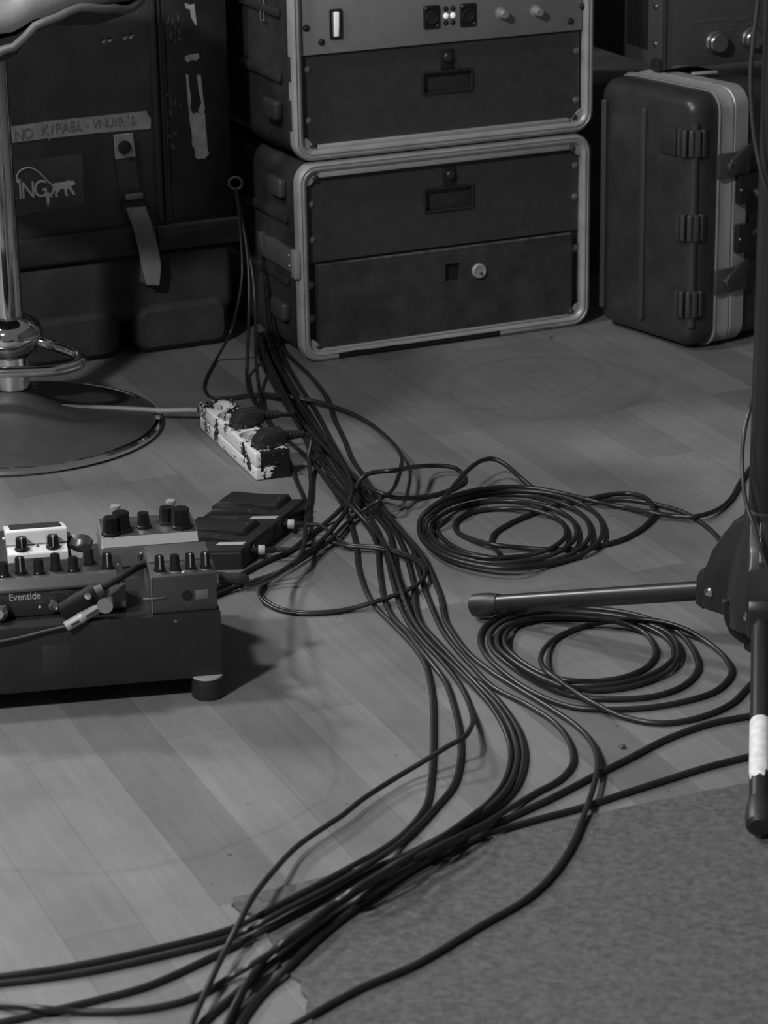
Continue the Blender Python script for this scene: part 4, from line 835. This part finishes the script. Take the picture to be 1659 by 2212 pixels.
# shiny loop cable
A_ = [(440, 1285), (486, 1262), (523, 1240), (570, 1215), (626, 1190), (665, 1160), (703, 1130), (741, 1094, .006), (767, 1056, .015), (784, 1030, .02), (805, 1021, .02), (855, 1016, .018), (893, 1009, .016), (944, 1006, .012), (982, 1011, .008), (999, 1024), (1001, 1040), (977, 1056), (944, 1068), (893, 1076), (855, 1075), (822, 1065, .004), (786, 1046, .008), (757, 1021, .008), (721, 985, .008), (690, 955, .006), (655, 915), (622, 868), (590, 808), (570, 762), (556, 722)]
cable(A_, .0034, 'glossy black cable making an open loop between the bundle and the upper coil')
P1 = [(646, 1206, .006), (690, 1172), (722, 1138), (748, 1100), (760, 1060), (750, 1020), (722, 975), (685, 925), (645, 868), (610, 808), (588, 765), (575, 722)]
cable(P1, .0034, '', parent=rj, pre=[RJE, G(522, 1266, .112), G(545, 1265, .085), G(572, 1255, .058), G(605, 1237, .03)])
V2 = [(533, 775), (533, 810), (538, 845), (560, 885), (590, 925), (615, 975), (631, 1013), (641, 1042), (655, 1074), (659, 1100)]
H2 = [AY(512, 412, YH+.01), AY(520, 465, YH+.01), AY(531, 522, YH-.0), AY(538, 600, YH-.02), AY(538, 680, YH-.05), AY(536, 740, YH-.1)]
cable(V2, .003, 'black cable hanging in the dark gap and passing behind the power strip to the footswitches', pre=H2)
V3 = [(554, 804), (560, 840), (566, 883), (585, 920), (624, 953), (653, 978), (696, 1022), (744, 1078), (790, 1126), (826, 1168), (846, 1212), (862, 1262), (880, 1312), (900, 1352), (930, 1390), (975, 1433), (1024, 1482), (1064, 1530), (1093, 1584), (1103, 1634), (1090, 1686), (1058, 1730), (1006, 1771), (943, 1815), (866, 1862), (758, 1926), (660, 2000), (582, 2062), (536, 2118), (508, 2168), (486, 2217), (470, 2262)]
H3 = [AY(516, 430, YH+.02), AY(527, 500, YH+.02), AY(542, 570, YH-.01), AY(547, 600, YH-.02), AY(551, 660, YH-.04), AY(553, 730, YH-.1), AY(553, 775, YH-.16)]
cable(V3, .003, 'black cable hanging in the gap beside the rack and joining the middle of the bundle', pre=H3)
# mains plugs
def mains_plug(label, sidx, cpx, r=.0034):
    t = thing('mains_cable', label, 'cable', group='mains cables plugged into the strip'); y_ = sy[sidx]
    M_ = Matrix.Translation((fl.x, fl.y, 0)) @ Matrix.Rotation(math.radians(STH), 4, 'Z')
    def T(x, yy, z): return M_ @ Vector((x, yy, z))
    g = thing('tmp', 'x', 'x')
    bpy.data.objects.remove(g)
    ob = []
    bm = NB(); lathe(bm, [(.0003, .028), (.0183, .028), (.0183, .044), (.0165, .047), (.0003, .047)], (PW/2, y_, 0), n=8)
    prism(bm, [(PW/2-.019, .040), (PW/2-.017, .052), (PW/2-.004, .066), (PW/2+.026, .066), (PW/2+.030, .060), (PW/2+.030, .046), (PW/2+.012, .040)], lambda x, z: Vector((x, y_-.0145, z)), (0, .029, 0), .003)
    bm.transform(M_); pb_ = obj('plug_body', bm, mat('plug_black', .02, .42), t)
    bm = NB(); box(bm, PW/2-.02, PW/2-.006, y_-.019, y_-.0145, .036, .051, .0015); box(bm, PW/2-.004, PW/2+.024, y_-.002, y_+.002, .0658, .0672, .0005); bm.transform(M_); obj('grip', bm, mat('grip_grey', .04, .4), pb_)
    bm = NB()
    for k in range(5): lathe(bm, [(.0003, k*.006), (.0078-k*.0005, k*.006), (.0078-k*.0005, k*.006+.0038), (.0052, k*.006+.004), (.0052, k*.006+.006), (.0003, k*.006+.006)], (PW/2+.029, y_, .054), (1, 0, -.05), 16)
    bm.transform(M_); obj('strain_relief', bm, mat('relief_black', .02, .45), pb_)
    s0 = T(PW/2+.058, y_, .052); s1 = T(PW/2+.072, y_-.001, .050)
    cable(cpx, r, '', parent=t, pre=[s0, s1])
mains_plug('black mains plug in the strip, farther of the two, with its cable joining the bundle', 2, [(636, 905, .018), (640, 900, .006), (632, 885), (612, 848), (590, 800), (572, 758), (562, 722)])
mains_plug('black mains plug at the near end of the strip, its cable dropping down', 0, [(661, 955, .022), (666, 989, .008), (671, 1025), (671, 1062), (664, 1100), (660, 1137), (657, 1175), (648, 1202), (622, 1226), (585, 1243), (545, 1256), (500, 1272), (450, 1292)])

# ------------------------------------------------------------------ coils
def arc(l, r, t, b, a0, a1, k=10, rot=0.):
    """traced turn: left, right, top, bottom extents; angles clockwise from the right"""
    cx, cy, a, bb = (l+r)/2, (t+b)/2, (r-l)/2, (b-t)/2
    return [(cx+a*math.cos(math.radians(a0+(a1-a0)*i/k)), cy+bb*math.sin(math.radians(a0+(a1-a0)*i/k))) for i in range(k+1)]
def spiral(turns, a0, per=14):
    """turns: list of extents; goes clockwise in the picture, blending from one to the next"""
    out = []; n = len(turns)-1
    for i in range(n*per+1):
        t = i/per; k = min(int(t), n-1); f = t-k; A, B = turns[k], turns[k+1]
        l, r, tt, b = [A[j]+(B[j]-A[j])*f for j in range(4)]
        a = math.radians(a0+360*t); out.append(((l+r)/2+(r-l)/2*math.cos(a), (tt+b)/2+(b-tt)/2*math.sin(a)))
    return out
# upper coil: from the stand, round several turns, an extra lobe to the right, then a raised hump back to the stand
K1 = [(1080, 1197), (1062, 1175), (1066, 1155), (1095, 1134), (1149, 1110), (1207, 1091), (1262, 1080), (1310, 1070), (1362, 1067), (1400, 1080), (1412, 1108), (1395, 1134), (1352, 1162), (1300, 1178), (1250, 1186), (1180, 1187), (1110, 1182), (1062, 1176), (1020, 1165), (988, 1149), (982, 1134), (996, 1118), (1030, 1104)]
K1 += spiral([(942, 1218, 1096, 1199), (926, 1240, 1082, 1211), (916, 1266, 1068, 1220), (910, 1304, 1060, 1229), (902, 1300, 1052, 1226)], 268)[1:]
K1 += [(1150, 1054), (1215, 1066), (1290, 1084), (1360, 1098), (1436, 1112), (1500, 1116), (1550, 1101), (1578, 1078), (1600, 1040), (1640, 985), (1665, 945), (1700, 905), (1780, 850), (1900, 815), (2050, 800)]
K2 = [(1060, 1205), (1000, 1191), (957, 1164), (937, 1134), (940, 1106, .01), (958, 1078, .02), (990, 1038, .028), (1022, 1006, .03), (1046, 993, .03), (1068, 992, .028), (1095, 1006, .022), (1130, 1037, .012), (1165, 1062), (1230, 1076), (1290, 1080), (1360, 1080), (1430, 1093), (1483, 1110), (1530, 1141), (1551, 1162), (1570, 1200), (1592, 1250), (1630, 1320), (1700, 1390), (1820, 1440), (1960, 1440)]
cable(K2, .0034, 'black cable arching up out of the upper coil and running to the stand')
cable(K1, .0034, 'coiled black cable lying on the floor behind the left tripod leg', name='coiled_cable')
# lower coil
K3 = [(2150, 1230), (1900, 1300), (1720, 1400), (1665, 1440), (1617, 1482), (1579, 1520), (1501, 1552), (1424, 1562), (1347, 1548), (1270, 1512), (1212, 1473), (1177, 1446), (1168, 1422), (1185, 1391), (1239, 1360), (1309, 1343), (1386, 1338), (1463, 1353), (1521, 1383), (1567, 1422), (1579, 1453), (1552, 1488), (1463, 1518), (1347, 1532), (1231, 1526), (1150, 1495), (1085, 1450), (1046, 1410), (1036, 1380), (1048, 1352), (1090, 1328), (1160, 1315), (1240, 1312), (1330, 1320), (1410, 1340), (1470, 1370), (1500, 1410), (1507, 1445), (1480, 1478), (1420, 1502), (1328, 1510), (1240, 1503), (1165, 1476), (1100, 1436), (1062, 1400), (1058, 1372), (1085, 1343), (1150, 1326), (1240, 1322), (1330, 1330), (1410, 1352), (1452, 1375), (1466, 1410), (1450, 1444), (1400, 1472), (1325, 1489), (1240, 1488), (1165, 1462), (1105, 1425), (1075, 1395), (1078, 1367), (1115, 1344), (1190, 1332), (1280, 1336), (1350, 1348), (1398, 1372), (1416, 1408), (1402, 1436), (1350, 1462), (1270, 1472), (1190, 1462), (1120, 1424), (1090, 1390), (1098, 1362), (1150, 1340), (1230, 1336), (1320, 1338), (1400, 1356), (1448, 1388), (1455, 1420), (1420, 1450), (1350, 1474), (1260, 1481), (1180, 1466), (1115, 1428), (1080, 1392), (1084, 1362), (1120, 1340), (1165, 1324)][::-1]
cable(K3, .0034, 'coiled black cable lying on the floor in front of the left tripod leg', SHEATH, name='coiled_cable')
# thin lead wound round the stand pole
YF = 2.912-.024; YB = 2.912+.026
S1 = [AY(1640, -60, YF), AY(1637, 10, YF), AY(1628, 85, YF), AY(1622, 155, YF), AY(1624, 230, YF), AY(1632, 310, YF), AY(1646, 375, YF-.004), AY(1668, 440, YF), AY(1690, 520, 2.92), AY(1690, 650, YB), AY(1660, 760, YB+.004), AY(1632, 840, YB), AY(1618, 890, YB), AY(1607, 940, 2.915), AY(1603, 990, 2.905), AY(1606, 1050, 2.89), AY(1614, 1095, 2.88), AY(1628, 1135, 2.868), AY(1645, 1192, 2.856), AY(1660, 1234, 2.85), AY(1690, 1330, 2.85)]
bm = NB(); tube(bm, smooth_path(S1, .005), .0024, 10); tag(obj('wound_cable', bm, mat('thin_grey_sheath', .04, .4)), 'thin dark cable wound around the upright of the tripod stand', 'cable')
# crumbs
for px, py, s, lb in ((1345, 1616, .004, 'small dark crumb on the floor left of the stand leg'), (1190, 731, .003, 'tiny dark crumb in front of the rack stack')):
    p = G(px, py); bm = NB(); bmesh.ops.create_icosphere(bm, subdivisions=2, radius=s)
    for v in bm.verts: v.co *= random.uniform(.75, 1.15); v.co.z *= .55
    o = obj('floor_crumb', bm, DARKG); o.location = (p.x, p.y, s*.5); tag(o, lb, 'crumb')

# ------------------------------------------------------------------ light
sc = bpy.context.scene
w = bpy.data.worlds.new('room_ambient'); sc.world = w; w.use_nodes = True
w.node_tree.nodes['Background'].inputs[0].default_value = (1, 1, 1, 1); w.node_tree.nodes['Background'].inputs[1].default_value = .115
def area(name, loc, tgt, size, power, spread=180, sy=None):
    l = bpy.data.lights.new(name, 'AREA'); l.energy = power; l.size = size; l.spread = math.radians(spread)
    if sy: l.shape = 'RECTANGLE'; l.size_y = sy
    o = bpy.data.objects.new(name, l); COL.objects.link(o); o.location = loc
    o.rotation_euler = (Vector(tgt)-Vector(loc)).to_track_quat('-Z', 'Y').to_euler(); return o
area('front_lamp', (-1.65, .8, 2.6), (.0, 2.3, 0), .22, 90)
area('ceiling_lamp', (-1.5, 3.2, 2.6), (-.2, 2.4, 0), .3, 38)
area('rear_lamp', (-2.35, 5.1, 2.45), (.2, 2.2, 0), .3, 70)

# ------------------------------------------------------------------ camera
cd = bpy.data.cameras.new('camera'); co = bpy.data.objects.new('camera', cd); COL.objects.link(co)
cd.sensor_fit = 'HORIZONTAL'; cd.sensor_width = 24.; cd.lens = F/W*24.
co.matrix_world = Matrix(((RT.x, UP.x, -FW.x, CAM.x), (RT.y, UP.y, -FW.y, CAM.y), (RT.z, UP.z, -FW.z, CAM.z), (0, 0, 0, 1)))
cd.clip_start = .05; cd.dof.use_dof = True; cd.dof.focus_distance = 3.55; cd.dof.aperture_fstop = 9.
sc.camera = co
sc.view_settings.view_transform = 'Standard'; sc.view_settings.look = 'None'; sc.view_settings.gamma = 1.; sc.view_settings.use_curve_mapping = False
sc.view_settings.exposure = 0.
